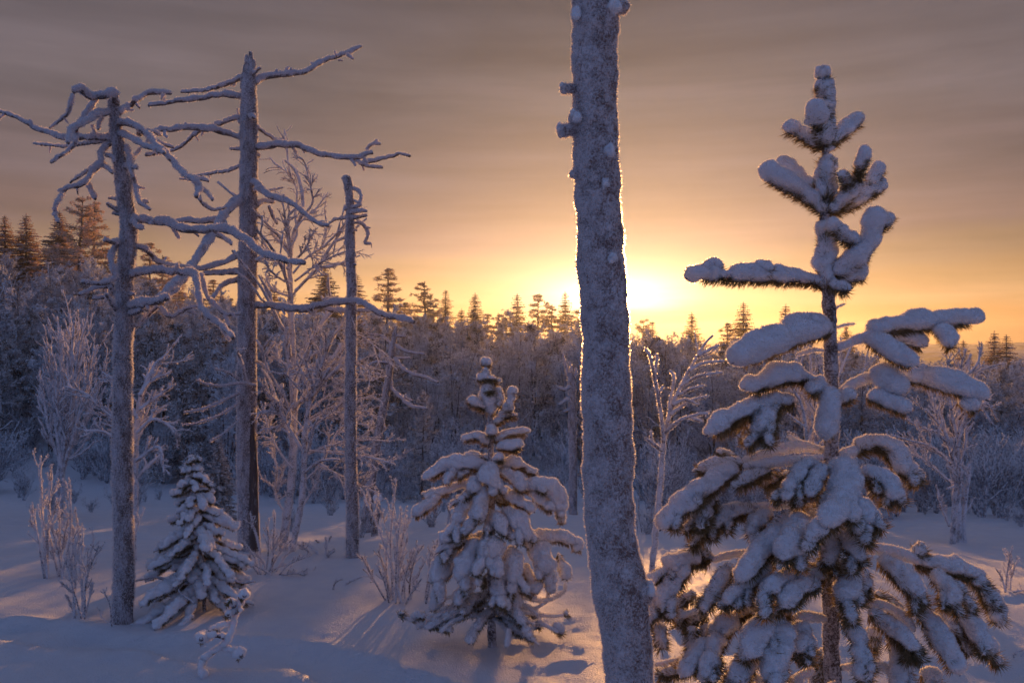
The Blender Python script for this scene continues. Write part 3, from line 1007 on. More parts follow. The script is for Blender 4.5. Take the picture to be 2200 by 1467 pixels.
def scatter_stuff(name, label, protos, pts, scl, rot, idx, cat):
    """points mesh + geometry nodes: one uncountable mass"""
    col = bpy.data.collections.new(name + '_kinds')
    for i, me in enumerate(protos):
        o = bpy.data.objects.new('%s_kind_%02d' % (name, i), me); col.objects.link(o)
    me = bpy.data.meshes.new(name)
    me.vertices.add(len(pts)); me.vertices.foreach_set('co', np.asarray(pts, np.float32).ravel())
    for an, ty, data in (('scl', 'FLOAT', scl), ('rot', 'FLOAT', rot), ('kind', 'INT', idx)):
        a = me.attributes.new(an, ty, 'POINT'); a.data.foreach_set('value', np.asarray(data, np.int32 if ty == 'INT' else np.float32))
    me.update()
    o = link(name, me, None, 'stuff'); o['label'] = label; o['category'] = cat
    ng = bpy.data.node_groups.new(name + '_nodes', 'GeometryNodeTree')
    ng.interface.new_socket('Geometry', in_out='INPUT', socket_type='NodeSocketGeometry')
    ng.interface.new_socket('Geometry', in_out='OUTPUT', socket_type='NodeSocketGeometry')
    N, L = ng.nodes.new, ng.links.new
    gi, go = N('NodeGroupInput'), N('NodeGroupOutput')
    ci = N('GeometryNodeCollectionInfo'); ci.inputs['Collection'].default_value = col
    ci.inputs['Separate Children'].default_value = True; ci.inputs['Reset Children'].default_value = True
    ip = N('GeometryNodeInstanceOnPoints'); ip.inputs['Pick Instance'].default_value = True

    def attr(an, ty):
        n = N('GeometryNodeInputNamedAttribute'); n.data_type = ty; n.inputs['Name'].default_value = an
        return n.outputs['Attribute']
    L(gi.outputs[0], ip.inputs['Points']); L(ci.outputs[0], ip.inputs['Instance'])
    L(attr('kind', 'INT'), ip.inputs['Instance Index']); L(attr('scl', 'FLOAT'), ip.inputs['Scale'])
    cx = N('ShaderNodeCombineXYZ'); L(attr('rot', 'FLOAT'), cx.inputs[2]); L(cx.outputs[0], ip.inputs['Rotation'])
    L(ip.outputs[0], go.inputs[0])
    mod = o.modifiers.new('scatter', 'NODES'); mod.node_group = ng
    return o


def thicket():
    rg = np.random.default_rng(11)
    kinds = []
    for i in range(6):
        t, c = birch_proto(100 + i, 4.2, 2 + i % 3, 11, 7, 4, 0.013, 0.30, 0.22, tuft=1500)
        g = Geo()
        for s in (t, c):
            v, tr, q = s.arrays(); g.add(v, tr, q)
        me = g.mesh('thicket_birch', M['far_twig']); me.materials.append(M['far_bark'])
        nt = len(t.arrays()[1]); mi = np.zeros(len(me.polygons), np.int32)
        ct, cq = len(c.arrays()[1]), len(t.arrays()[2])
        mi[:nt] = 1; mi[nt + ct:nt + ct + cq] = 1; me.polygons.foreach_set('material_index', mi)
        kinds.append(me)
    for i in range(2):
        t, c = pine_proto(120 + i, 4.4, 1.5, 0.12, 1.1, 0.34)
        g = Geo()
        for s in (t, c):
            v, tr, q = s.arrays(); g.add(v, tr, q)
        kinds.append(g.mesh('thicket_pine', M['frost_pine']))
    pts, sc = [], []
    tops = ([-60, 0, 120, 250, 400, 550, 700, 1000, 1250, 1450, 1700, 2000, 2260], [530, 535, 548, 562, 630, 655, 678, 694, 700, 736, 758, 780, 790])
    while len(pts) < 620:
        y = 19.5 + 48 * rg.random() ** 1.3
        px = rg.uniform(-120, 2320)
        if y < 21.5 + 2.5 * math.sin(px * 0.006 + 1): continue
        b = on_ground(px, y)
        lim = (P(px, np.interp(px, *tops) + abs(rg.normal(0, 12)), y)[2] - b[2]) / 4.2
        s = min(rg.uniform(0.55, 1.15), lim)
        cx = b[0] - 0.1146 * (y - 4.5)
        if -1.7 < cx < 2.5: s = min(s, ((y - 4.5) * 0.066 + 0.15 - b[2]) / 4.2)     # growth kept low along the sun's path to let light onto the foreground
        if s < 0.3: continue
        pts.append(b - UP * 0.05); sc.append(s)
    n = len(pts)
    scatter_stuff('birch_thicket', 'dense frosted thicket of birch and low pine below the skyline conifers', kinds, pts, sc, rg.uniform(0, 6.28, n), np.where(rg.random(n) < 0.35, rg.integers(6, 8, n), rg.integers(0, 6, n)), 'thicket')
    # low scrub at the edge of the clearing
    kinds = [shrub_proto(200 + i, 1.2, 10, 0.008).mesh('scrub', M['far_twig']) for i in range(5)]
    pts, sc = [], []
    while len(pts) < 1000:
        y = 14.5 + 30 * rg.random() ** 1.4; px = rg.uniform(-120, 2320)
        edge = 18.5 + 2.5 * math.sin(px * 0.005 + 0.6) + 1.2 * math.sin(px * 0.017)
        if y < edge and rg.random() < 0.93: continue
        pts.append(on_ground(px, y) - UP * 0.02); sc.append(rg.uniform(0.4, 1.25) * (1 + max(0, y - 22) * 0.03))
    for _ in range(70):                       # stray stalks out in the clearing
        y = rg.uniform(8.5, 17); px = rg.choice([rg.uniform(620, 1260), rg.uniform(1380, 1560), rg.uniform(1860, 2260), rg.uniform(-60, 420)])
        if px < 420: y = max(y, 12.5)
        pts.append(on_ground(px, y) - UP * 0.02); sc.append(rg.uniform(0.14, 0.42))
    for _ in range(150):                      # brush right of the big trunk
        y = rg.uniform(10.5, 20); px = rg.uniform(1370, 2280)
        pts.append(on_ground(px, y) - UP * 0.02); sc.append(rg.uniform(0.35, 0.95) * (1.3 if px > 1850 and y > 14 else 1))
    n = len(pts)
    scatter_stuff('frosted_scrub', 'low frosted scrub along the far edge of the clearing', kinds, pts, sc, rg.uniform(0, 6.28, n), rg.integers(0, 5, n), 'scrub')


thicket()

# ------------------------------------------------------------------ the big trunk in front
def big_trunk():
    d = 3.0
    base = on_ground(1370, d)
    T = Tree('pine_tree', 'big rimed pine trunk crossing the whole picture in front of the sun', 'tree', base)
    pts = [(1384, 1735, 66), (1372, 1650, 60), (1363, 1560, 55), (1354, 1467, 52), (1343, 1350, 54), (1330, 1262, 58), (1314, 1150, 53), (1307, 1050, 54),
           (1304, 900, 54), (1300, 700, 51), (1292, 570, 51), (1283, 380, 49), (1278, 190, 48), (1278, 0, 50), (1276, -160, 47), (1272, -420, 42), (1262, -700, 33), (1258, -860, 20)]
    pts = [(a, b, r - 3.0) for a, b, r in pts]
    rows = rows_px(R0, pts, d)
    tr = rimed_trunk(T, rows, M['trunk'], 72, 0.007, 0.0055, 0.0045, 0.0029, 0.0075, seed=5)
    # bulge on the right near the foot, broken stubs and clots of snow
    def clot(px, py, r, parent, seed, dd=-0.09, sx=1.0, h=1.0):
        g = Geo(); c = P(px, py, d + dd); R = r * (d + dd) / FPX
        path = np.stack([c + np.array([(-0.6 + 1.2 * t) * R * sx, 0, 0]) for t in (0, 0.33, 0.66, 1)])
        snow_load(g, path, np.full(4, 2 * R * h), 0.05, 0.55, 18, R * 0.14, seed, 0.25)
        T.part('snow', g, M['snow'], parent)
        crystals(T.rime, g, 0.0045, 0.006, 0.0013, seed=seed)
    for k, (a, r) in enumerate([([(1236, 192), (1222, 192), (1209, 190)], 10), ([(1240, 276), (1222, 280), (1204, 284)], 14), ([(1244, 262), (1232, 252)], 12), ([(1242, 372), (1230, 375)], 8), ([(1318, 14), (1332, 12), (1340, 20)], 14), ([(1372, 1268), (1392, 1280)], 22)]):
        g = Geo(); pth = trace(R0, a, d - 0.01, -0.03)
        rr = spline(np.concatenate([pth, np.full((len(pth), 1), r * d / FPX)], 1), 0.006)
        tube(g, rr[:, :3], rr[:, 3], 14, disp=lambda q, o: 0.004 * noise(q, 0.02, k))
        s = T.part('branch_stub', g, M['trunk'])
        crystals(T.rime, g, 0.004, 0.008, 0.0016, seed=k + 50)
        clot(a[-1][0] + (3 if k > 3 else -1), a[-1][1] - r * 0.45, r * 0.95, s, k + 70, dd=-0.03)
    for k, (x, y, r, sx) in enumerate([(1318, 20, 30, 1.0), (1238, 34, 18, 1), (1306, 330, 20, 1.2), (1299, 398, 16, 1.3), (1314, 556, 18, 1.2), (1240, 258, 16, 1)]):
        clot(x, y, r, tr, k + 90, dd=-0.062, sx=sx)
    T.close()


big_trunk()


# ------------------------------------------------------------------ the tall dead trees
def dead_branches(T, reg, d0, specs, seed0, spacing=0.0065, clen=0.009, fat=1.0, lift=0.17, bark=0.46, smat='hard_rime'):
    for i, (pts, w0, w1, dd) in enumerate(specs):
        s = SCL[id(reg)]
        path = trace(reg, pts, d0, dd, wob=0.02, seed=seed0 + i)
        w = np.linspace(w0 * 1.05, w1 * 0.85, len(path)) / s * d0 / FPX
        wm = float(np.mean(w))
        b = snow_branch(T, path, w * fat, bark_r=wm * bark, seed=seed0 + i, spacing=spacing, clen=clen, kink=0.07, smat=smat, lift=lift, lump=0.26, flat=0.30, sides=12, bare=0.12)
        # broken side twigs and knots
        ln = np.linalg.norm(np.diff(path, axis=0), axis=1).sum()
        rg = np.random.default_rng(seed0 * 3 + i)
        rs = resample(path, 24)
        for k in range(int(ln / 0.20 * rg.uniform(0.3, 1.1))):
            j = rg.integers(3, 23)
            tg = unit(rs[min(j + 1, 23)] - rs[j - 1])
            dr = unit(np.cross(tg, rg.normal(0, 1, 3)) + tg * rg.uniform(0.2, 0.9) - UP * 0.1)
            l = wm * rg.uniform(0.8, 2.4)
            q = np.stack([rs[j], rs[j] + dr * l * 0.55, rs[j] + dr * l + rg.normal(0, l * 0.08, 3)])
            g = Geo(); snow_load(g, q, np.array([0.6, 0.52, 0.40]) * wm, 0.06, 0.25, 9, None, k + seed0, 0.2)
            T.part('twig', g, M[smat], b)
            crystals(T.rime, g, spacing, clen * 0.8, clen * 0.18, seed=k)


def dead_tree_a():
    d = 5.0
    base = on_ground(263, d)
    T = Tree('dead_tree', 'twisted dead tree with drooping snowy boughs, leftmost of the tall dead trees', 'tree', base)
    pts = [(262, 1345, 23), (263, 1322, 22), (264, 1280, 21), (266, 1200, 20), (263, 1000, 20), (264, 800, 18.5), (266, 700, 18), (268, 600, 17), (274, 540, 17), (277, 490, 17), (269, 430, 15), (262, 380, 13.5), (256, 330, 12.5), (250, 290, 12), (247, 255, 11), (243, 228, 10), (240, 214, 6)]
    rows = rows_px(R0, pts, d)
    zb = P(0, 1300, d)[2]
    rimed_trunk(T, rows, M['snag'], 36, 0.011, 0.004, 0.003, 0.005, 0.010, seed=21, keep=lambda p, n, rg: p[:, 2] > zb + rg.normal(0, 0.03, len(p)))
    B = [
        ([(590, 345), (578, 295), (540, 295), (490, 305), (440, 300), (408, 264), (368, 278)], 40, 38, -0.25),
        ([(370, 290), (362, 335), (345, 390), (312, 420), (250, 465)], 24, 14, 0.05),
        ([(490, 310), (460, 360), (430, 400), (395, 450), (378, 500), (384, 530), (355, 575), (310, 602), (256, 640)], 30, 20, -0.2),
        ([(570, 380), (510, 390), (470, 408), (440, 432), (400, 446), (360, 475), (345, 540)], 36, 26, -0.45),
        ([(470, 450), (478, 478), (482, 505)], 20, 8, -0.05), ([(520, 410), (505, 440), (498, 472)], 22, 16, -0.1),
        ([(600, 392), (650, 358), (690, 325), (740, 295), (790, 285), (870, 288)], 36, 26, 0.3),
        ([(690, 338), (712, 364)], 18, 12, 0.0), ([(832, 292), (820, 318)], 16, 10, 0.0),
        ([(575, 520), (500, 515), (430, 514), (330, 515), (260, 492), (190, 470), (120, 430), (60, 395), (-30, 372)], 38, 20, 0.3),
        ([(570, 530), (450, 540), (400, 548), (340, 556), (240, 550), (172, 541)], 26, 14, 0.5),
        ([(600, 440), (660, 440), (710, 465), (760, 510), (800, 560), (850, 600), (890, 650), (930, 690), (980, 725), (1012, 765), (1000, 812)], 36, 28, -0.55),
        ([(985, 722), (1030, 722), (1062, 734)], 24, 18, -0.05), ([(1012, 765), (1050, 790), (1080, 828)], 26, 18, -0.05), ([(1000, 795), (1015, 825), (1032, 855)], 24, 16, 0),
        ([(1032, 850), (1080, 878), (1150, 866)], 20, 16, 0.05), ([(1008, 735), (950, 725), (912, 720)], 16, 10, 0.1),
        ([(608, 495), (660, 512), (720, 545), (780, 570), (835, 588)], 32, 24, -0.4), ([(760, 505), (820, 545), (884, 562)], 26, 16, 0.05),
        ([(700, 490), (760, 480), (822, 500)], 26, 18, 0.2),
        ([(630, 662), (660, 662), (694, 668)], 30, 24, -0.15),
        ([(565, 540), (530, 562), (515, 600), (510, 640), (470, 690), (440, 730), (400, 755), (340, 765), (318, 800), (290, 840), (280, 890), (296, 942)], 34, 22, -0.3),
        ([(512, 635), (450, 680), (410, 704), (358, 740)], 24, 14, 0.1), ([(440, 733), (460, 780), (486, 825)], 24, 26, -0.05), ([(515, 648), (545, 668), (574, 694)], 26, 20, -0.1), ([(392, 757), (396, 800)], 14, 5, 0),
        ([(540, 600), (575, 615), (580, 640)], 24, 16, -0.1),
        ([(640, 550), (655, 600), (665, 680), (690, 750), (700, 800), (712, 845), (764, 878)], 28, 20, -0.2), ([(690, 790), (668, 720), (650, 690)], 20, 16, 0.05), ([(715, 842), (758, 838)], 22, 20, 0),
        ([(662, 640), (690, 600), (720, 562)], 22, 18, 0.2), ([(740, 600), (790, 590), (845, 560)], 20, 14, 0.1),
        ([(605, 826), (575, 822), (550, 820)], 20, 14, 0.1), ([(610, 890), (575, 870), (545, 848)], 22, 16, -0.15), ([(612, 905), (570, 895)], 18, 14, 0),
        ([(660, 920), (700, 965), (722, 972)], 26, 34, -0.15),
        ([(670, 928), (760, 935), (850, 946), (920, 976), (1000, 982), (1100, 980), (1190, 1000), (1250, 1030), (1330, 1095), (1400, 1125), (1480, 1140), (1545, 1145)], 42, 32, -0.7),
        ([(1090, 985), (1150, 1030), (1178, 1052)], 22, 14, -0.05), ([(975, 985), (1012, 1012)], 22, 12, 0),
        ([(672, 1062), (740, 1080), (780, 1125), (830, 1155), (900, 1166), (985, 1180)], 28, 30, 0.3),
        ([(610, 1050), (565, 1042), (530, 1032)], 32, 26, -0.2),
        ([(590, 1060), (565, 1120), (575, 1180), (582, 1228), (540, 1250), (480, 1252), (418, 1246)], 30, 30, -0.25), ([(545, 1245), (520, 1232)], 26, 18, 0),
        ([(575, 1262), (500, 1272), (455, 1290), (400, 1310)], 28, 20, -0.1), ([(600, 1400), (562, 1350), (540, 1308)], 26, 20, -0.2), ([(545, 1320), (500, 1325), (470, 1330)], 24, 24, 0),
        ([(600, 1330), (575, 1300), (560, 1270)], 24, 20, -0.05),
        ([(662, 1215), (740, 1192), (830, 1190), (930, 1195), (990, 1212), (1006, 1260), (1008, 1320), (1022, 1372), (1060, 1420), (1110, 1452), (1185, 1530)], 40, 30, -0.5),
        ([(1020, 1200), (1040, 1280), (1060, 1330), (1110, 1382), (1150, 1412), (1222, 1405)], 26, 20, 0.0), ([(1140, 1408), (1165, 1470)], 24, 16, -0.05),
        ([(662, 1372), (740, 1356), (810, 1342), (850, 1330)], 46, 38, -0.35), ([(755, 1350), (735, 1322)], 26, 20, 0), ([(815, 1372), (860, 1420), (910, 1402), (960, 1376), (1006, 1366)], 26, 22, -0.05), ([(955, 1390), (1000, 1412)], 22, 18, 0),
        ([(655, 1405), (690, 1400), (722, 1388)], 38, 34, -0.15), ([(660, 1310), (680, 1308)], 22, 24, -0.05), ([(800, 1370), (760, 1410), (720, 1460)], 22, 16, 0.1),
        ([(660, 1440), (700, 1470), (740, 1400)], 18, 14, 0.1),
    ]
    dead_branches(T, R1, d, B, 300)
    T.close()


dead_tree_a()


def dead_tree_b():
    d = 7.5
    base = on_ground(535, d)
    T = Tree('dead_tree', 'tall straight dead tree with a broken jagged top, beside the rimed birch', 'tree', base)
    yb = 733.5 + (CAM_H - base[2]) / d * FPX
    pts = [(535, yb + 12, 24), (534, yb - 20, 22), (531, 1000, 20.5), (530, 800, 19), (532, 600, 19), (534, 400, 18), (535, 250, 17), (534, 190, 15.5), (533, 160, 14)]
    rows = rows_px(R0, pts, d)
    rimed_trunk(T, rows, M['snag'], 36, 0.014, 0.006, 0.003, 0.0065, 0.012, seed=31)
    # splintered top: tall wedges of wood
    for k, (x, y0, y1, r0, r1) in enumerate([(528, 185, 118, 8, 3), (537, 185, 112, 8, 3.5), (545, 180, 128, 6, 3), (522, 190, 142, 5, 2), (540, 175, 124, 7, 4)]):
        g = Geo(); rr = spline(rows_px(R0, [(x, y0, r0), (x + 1, (y0 + y1) / 2, (r0 + r1) / 2 + 0.8), (x + 2 - k % 3, y1, r1)], d - 0.02 + 0.012 * (k % 3)), 0.014)
        tube(g, rr[:, :3], rr[:, 3], 9, disp=lambda q, o: 0.008 * noise(q, 0.04, k))
        T.part('splinter', g, M['branch']); crystals(T.rime, g, 0.009, 0.008, 0.002, seed=k)
    # strip where the bark has come off low on the right
    g = Geo()
    rr = spline(rows_px(R0, [(546, yb - 4, 11), (545, yb - 120, 10), (543, yb - 230, 6), (541, yb - 300, 2)], d - 0.055), 0.02)
    tube(g, rr[:, :3], rr[:, 3], 10, disp=lambda q, o: 0.006 * noise(q * np.array([1, 1, 0.2]), 0.03, 3))
    T.part('bare_wood', g, M['bare'])
    B2 = [
        ([(395, 238), (440, 206), (520, 195), (620, 185), (690, 160), (750, 120), (820, 100), (880, 75), (938, 48)], 34, 26, 0.5),
        ([(862, 90), (898, 114)], 18, 12, 0), ([(812, 100), (800, 70)], 12, 8, 0), ([(820, 118), (845, 122)], 10, 8, 0),
        ([(380, 195), (425, 157)], 22, 14, -0.1),
        ([(330, 205), (280, 230), (210, 255), (120, 275), (22, 280)], 26, 22, 0.6),
        ([(330, 306), (260, 296), (180, 300), (100, 318), (0, 326), (-148, 350)], 32, 24, -0.3),
        ([(325, 410), (250, 430), (180, 455), (100, 490), (50, 535), (0, 570), (-120, 600), (-155, 602)], 26, 18, 0.7),
        ([(335, 512), (260, 490), (180, 472), (80, 460), (0, 468), (-100, 478), (-200, 498)], 38, 26, -0.5),
        ([(325, 572), (270, 568)], 20, 16, 0.1), ([(318, 440), (308, 365)], 14, 10, 0.05),
        ([(325, 655), (260, 682), (200, 690), (130, 702), (15, 722)], 20, 12, 0.5), ([(205, 690), (195, 678)], 12, 10, 0),
        ([(400, 455), (450, 490), (500, 520), (552, 521)], 20, 16, 0.4),
        ([(398, 566), (480, 556), (570, 548), (630, 556), (700, 590), (780, 606), (850, 616), (910, 615), (960, 595), (998, 590)], 36, 22, -0.4),
        ([(970, 582), (974, 562), (1005, 546), (1038, 545)], 16, 16, 0), ([(1012, 545), (1016, 524)], 16, 14, 0),
        ([(905, 622), (950, 650), (1000, 662), (1048, 662)], 22, 18, -0.1), ([(945, 640), (1010, 630), (1060, 616), (1110, 604), (1132, 594), (1188, 606)], 24, 14, -0.1),
        ([(345, 728), (400, 742), (440, 790), (500, 820), (560, 835), (600, 860), (660, 910), (720, 945), (772, 962)], 34, 20, -0.6),
        ([(445, 790), (500, 775), (542, 765)], 14, 10, 0.1), ([(405, 858), (450, 836), (492, 840)], 28, 22, 0.3), ([(468, 858), (490, 920), (512, 950)], 20, 18, 0.1),
        ([(400, 600), (418, 606)], 30, 26, 0.05), ([(395, 985), (410, 990)], 36, 26, 0.02), ([(372, 400), (392, 410)], 34, 28, -0.12),
        ([(400, 1362), (480, 1366), (580, 1382), (680, 1380), (750, 1360), (830, 1350), (940, 1352), (1000, 1392), (1080, 1420), (1205, 1445)], 36, 30, -0.8),
        ([(750, 1372), (800, 1392), (900, 1390), (985, 1392)], 28, 24, -0.1), ([(740, 1340), (790, 1335), (860, 1345), (945, 1345)], 24, 22, 0.1),
        ([(345, 825), (300, 845), (230, 920), (195, 990), (120, 1100), (60, 1190), (-40, 1290), (-90, 1345)], 46, 34, -1.6),
        ([(215, 930), (130, 940), (60, 936), (-30, 945)], 34, 24, -0.2), ([(195, 1005), (240, 1025), (278, 1055)], 22, 18, 0.1),
        ([(325, 1100), (240, 1148), (150, 1175), (60, 1182)], 30, 28, -0.4),
        ([(325, 1195), (230, 1200), (130, 1202)], 32, 30, -0.3), ([(325, 1230), (240, 1260), (180, 1330)], 28, 24, -0.2),
        ([(400, 1140), (440, 1120), (490, 1130), (560, 1152)], 24, 18, 0.2),
        ([(60, 1200), (0, 1280), (-60, 1330)], 40, 34, -0.3),
    ]
    dead_branches(T, R2, d, B2, 400, 0.0085, 0.011)
    B4 = [([(270, 320), (210, 312), (130, 322), (70, 312), (40, 300)], 12, 7, -0.4), ([(205, 350), (120, 390), (60, 412), (-10, 425)], 12, 8, -0.5), ([(205, 385), (140, 430), (40, 466), (-20, 470)], 10, 6, -0.3),
          ([(205, 300), (160, 270), (110, 255)], 10, 7, -0.3), ([(210, 450), (150, 500), (90, 540)], 9, 6, -0.3), ([(230, 310), (215, 240), (200, 190), (232, 180)], 12, 8, -0.4)]
    dead_branches(T, R4, d - 0.1, B4, 460, 0.0085, 0.011)
    T.close()


dead_tree_b()


def dead_tree_c():
    d = 7.1
    base = on_ground(757, d)
    T = Tree('dead_tree', 'thin dead trunk with a knobbed top and hooked stubs, right of the rimed birch', 'tree', base)
    yb = 733.5 + (CAM_H - base[2]) / d * FPX
    pts = [(758, yb + 10, 15), (757, yb - 20, 13), (757, 1100, 13), (754, 1000, 12), (753, 850, 11.5), (754, 700, 11), (755, 600, 10), (752, 520, 9.5), (752, 440, 9), (748, 400, 8.5), (744, 380, 8)]
    rimed_trunk(T, rows_px(R0, pts, d), M['snag'], 24, 0.014, 0.005, 0.003, 0.0065, 0.012, seed=41)
    B2 = [([(862, 730), (865, 706)], 40, 34, 0), ([(850, 728), (842, 716)], 20, 16, 0), ([(875, 765), (915, 780), (935, 808), (930, 842), (900, 830)], 18, 18, -0.05),
          ([(885, 945), (930, 945), (962, 972), (972, 1010), (955, 1048), (990, 1050)], 20, 16, 0.05), ([(965, 970), (985, 970)], 12, 8, 0), ([(988, 1050), (990, 1072)], 6, 3, 0),
          ([(870, 870), (915, 862), (940, 850)], 26, 20, -0.1), ([(875, 900), (930, 885), (965, 885)], 26, 20, -0.15), ([(870, 920), (930, 915), (968, 905)], 26, 18, -0.1), ([(862, 870), (856, 878)], 22, 18, -0.05),
          ([(885, 985), (915, 982)], 20, 16, 0), ([(865, 1048), (852, 1050)], 22, 18, 0), ([(865, 920), (800, 930), (768, 955)], 18, 12, 0.1), ([(880, 1105), (912, 1110)], 18, 14, 0), ([(885, 1150), (912, 1158)], 16, 12, 0)]
    dead_branches(T, R2, d, B2, 500, 0.0085, 0.011)
    T.close()


dead_tree_c()


def leaning_trunk():
    d = 9.6
    base = on_ground(788, d)
    T = Tree('dead_tree', 'dead trunk leaning right with sparse down-swept snowy boughs, behind the thin dead trunk', 'tree', base)
    yb = 733.5 + (CAM_H - base[2]) / d * FPX
    pts = [(787, yb + 8, 11.5), (794, 1060, 10), (812, 940, 9), (828, 850, 8), (840, 770, 7), (848, 720, 5), (852, 700, 3)]
    rimed_trunk(T, rows_px(R0, pts, d), M['snag'], 16, 0.02, 0.006, 0.003, 0.011, 0.009, seed=43)
    B = [([(800, 160), (850, 190), (920, 200)], 14, 10, -0.2), ([(808, 215), (865, 215)], 12, 9, 0.1), ([(800, 215), (850, 265), (920, 290), (972, 308)], 16, 12, -0.3),
         ([(790, 235), (735, 230), (698, 245)], 12, 9, -0.2), ([(790, 330), (830, 370), (870, 400), (928, 410)], 16, 12, -0.3), ([(790, 300), (800, 340), (872, 380)], 12, 10, 0.1), ([(805, 130), (850, 130)], 12, 10, 0), ([(800, 175), (760, 130), (700, 120)], 8, 6, 0.2)]
    dead_branches(T, R4, d, B, 540, 0.013, 0.008)
    T.close()
    # stub of a snapped stem
    d2 = 9.0; base = on_ground(806, d2)
    T = Tree('dead_tree', 'short snapped stem poking from the snow at the foot of the leaning trunk', 'tree stump', base)
    yb = 733.5 + (CAM_H - base[2]) / d2 * FPX
    rimed_trunk(T, rows_px(R0, [(804, yb + 8, 7), (807, yb - 30, 6.5), (812, yb - 62, 6), (813, yb - 72, 3)], d2), M['branch'], 14, 0.02, 0.006, 0.003, 0.011, 0.009, seed=44)
    g = Geo(); snow_load(g, trace(R0, [(804, yb - 74), (812, yb - 80), (820, yb - 76)], d2, 0), np.full(3, 0.09), 0.05, 0.2, 12, 0.012, 5)
    T.part('snow', g, M['snow']); T.close()
    # broken trunk behind the left of the big tree
    d3 = 11.5; base = on_ground(1228, d3)
    T = Tree('dead_tree', 'broken frosted dead trunk with upright splinters, close left of the big trunk', 'tree', base)
    yb = 733.5 + (CAM_H - base[2]) / d3 * FPX
    rimed_trunk(T, rows_px(R0, [(1231, yb + 8, 9), (1231, 1000, 9), (1229, 880, 8.5), (1227, 820, 8), (1225, 800, 7)], d3), M['snag'], 14, 0.025, 0.008, 0.003, 0.012, 0.010, seed=45)
    dead_branches(T, R0, d3, [([(1222, 810), (1215, 785), (1208, 758)], 7, 5, 0), ([(1228, 815), (1227, 790), (1222, 776)], 7, 5, 0), ([(1232, 812), (1238, 800), (1236, 790)], 7, 6, 0), ([(1226, 830), (1212, 838), (1198, 832)], 10, 7, -0.2), ([(1228, 850), (1214, 862), (1200, 870)], 10, 7, -0.2), ([(1225, 880), (1210, 884)], 9, 7, -0.1)], 560, 0.013, 0.008)
    T.close()


leaning_trunk()

# ------------------------------------------------------------------ snow-laden young pines and spruce
def shoots(T, reg, d0, specs, seed0, dens, nlen, spacing, clen, bare=0.22, scale=1.0, fingers=True, lump=0.34, flat=0.55):
    for i, sp in enumerate(specs):
        pts, w, dz, dd = sp[:4]
        bark = sp[4] if len(sp) > 4 else None
        s = SCL[id(reg)]
        path = trace(reg, pts, d0 + dz, dd, wob=0.012, seed=seed0 + i)
        if len(path) == 2: path = np.stack([path[0], path.mean(0), path[1]])
        n = len(path)
        ww = w / s * d0 / FPX * scale * np.interp(np.linspace(0, 1, n), [0, 0.35, 0.8, 1], [0.66, 0.92, 0.90, 0.70])
        if bark == 'twig':
            snow_branch(T, path, ww, seed=seed0 + i, spacing=spacing, clen=clen, lift=0.05, flat=0.1, sides=10)
        else:
            b = snow_branch(T, path, ww, bark_r=0.0055, needles=dens, seed=seed0 + i, spacing=spacing, clen=clen, lift=0.14, lump=lump, bare=bare, flat=flat, sides=20, nlen=nlen)
            ln = np.linalg.norm(np.diff(path, axis=0), axis=1).sum()
            wm = float(ww.mean())
            if fingers and wm > 0.05 * d0 / 3.3 and ln > wm * 1.3:
                rg = np.random.default_rng(seed0 * 5 + i)
                rs = resample(path, 20)
                for k in range(int(rg.integers(2, 5))):
                    j = int(rg.integers(5, 18)); tg = unit(rs[j + 1] - rs[j - 1])
                    sd = unit(np.cross(tg, UP + rg.normal(0, 0.3, 3))) * (1 if k % 2 else -1)
                    dr = unit(tg * rg.uniform(0.7, 1.2) + sd * rg.uniform(0.6, 1.0) - UP * rg.uniform(0.15, 0.6))
                    l = wm * rg.uniform(0.9, 1.5)
                    q = np.stack([rs[j], rs[j] + dr * l * 0.5, rs[j] + dr * l - UP * l * 0.12])
                    snow_branch(T, q, wm * np.array([0.45, 0.58, 0.46]), bark_r=0.004, needles=dens, seed=seed0 + i * 9 + k, spacing=spacing, clen=clen, lift=0.14, lump=0.34, bare=bare, flat=0.5, sides=14, nlen=nlen * 0.9, name='twig', parent=b)


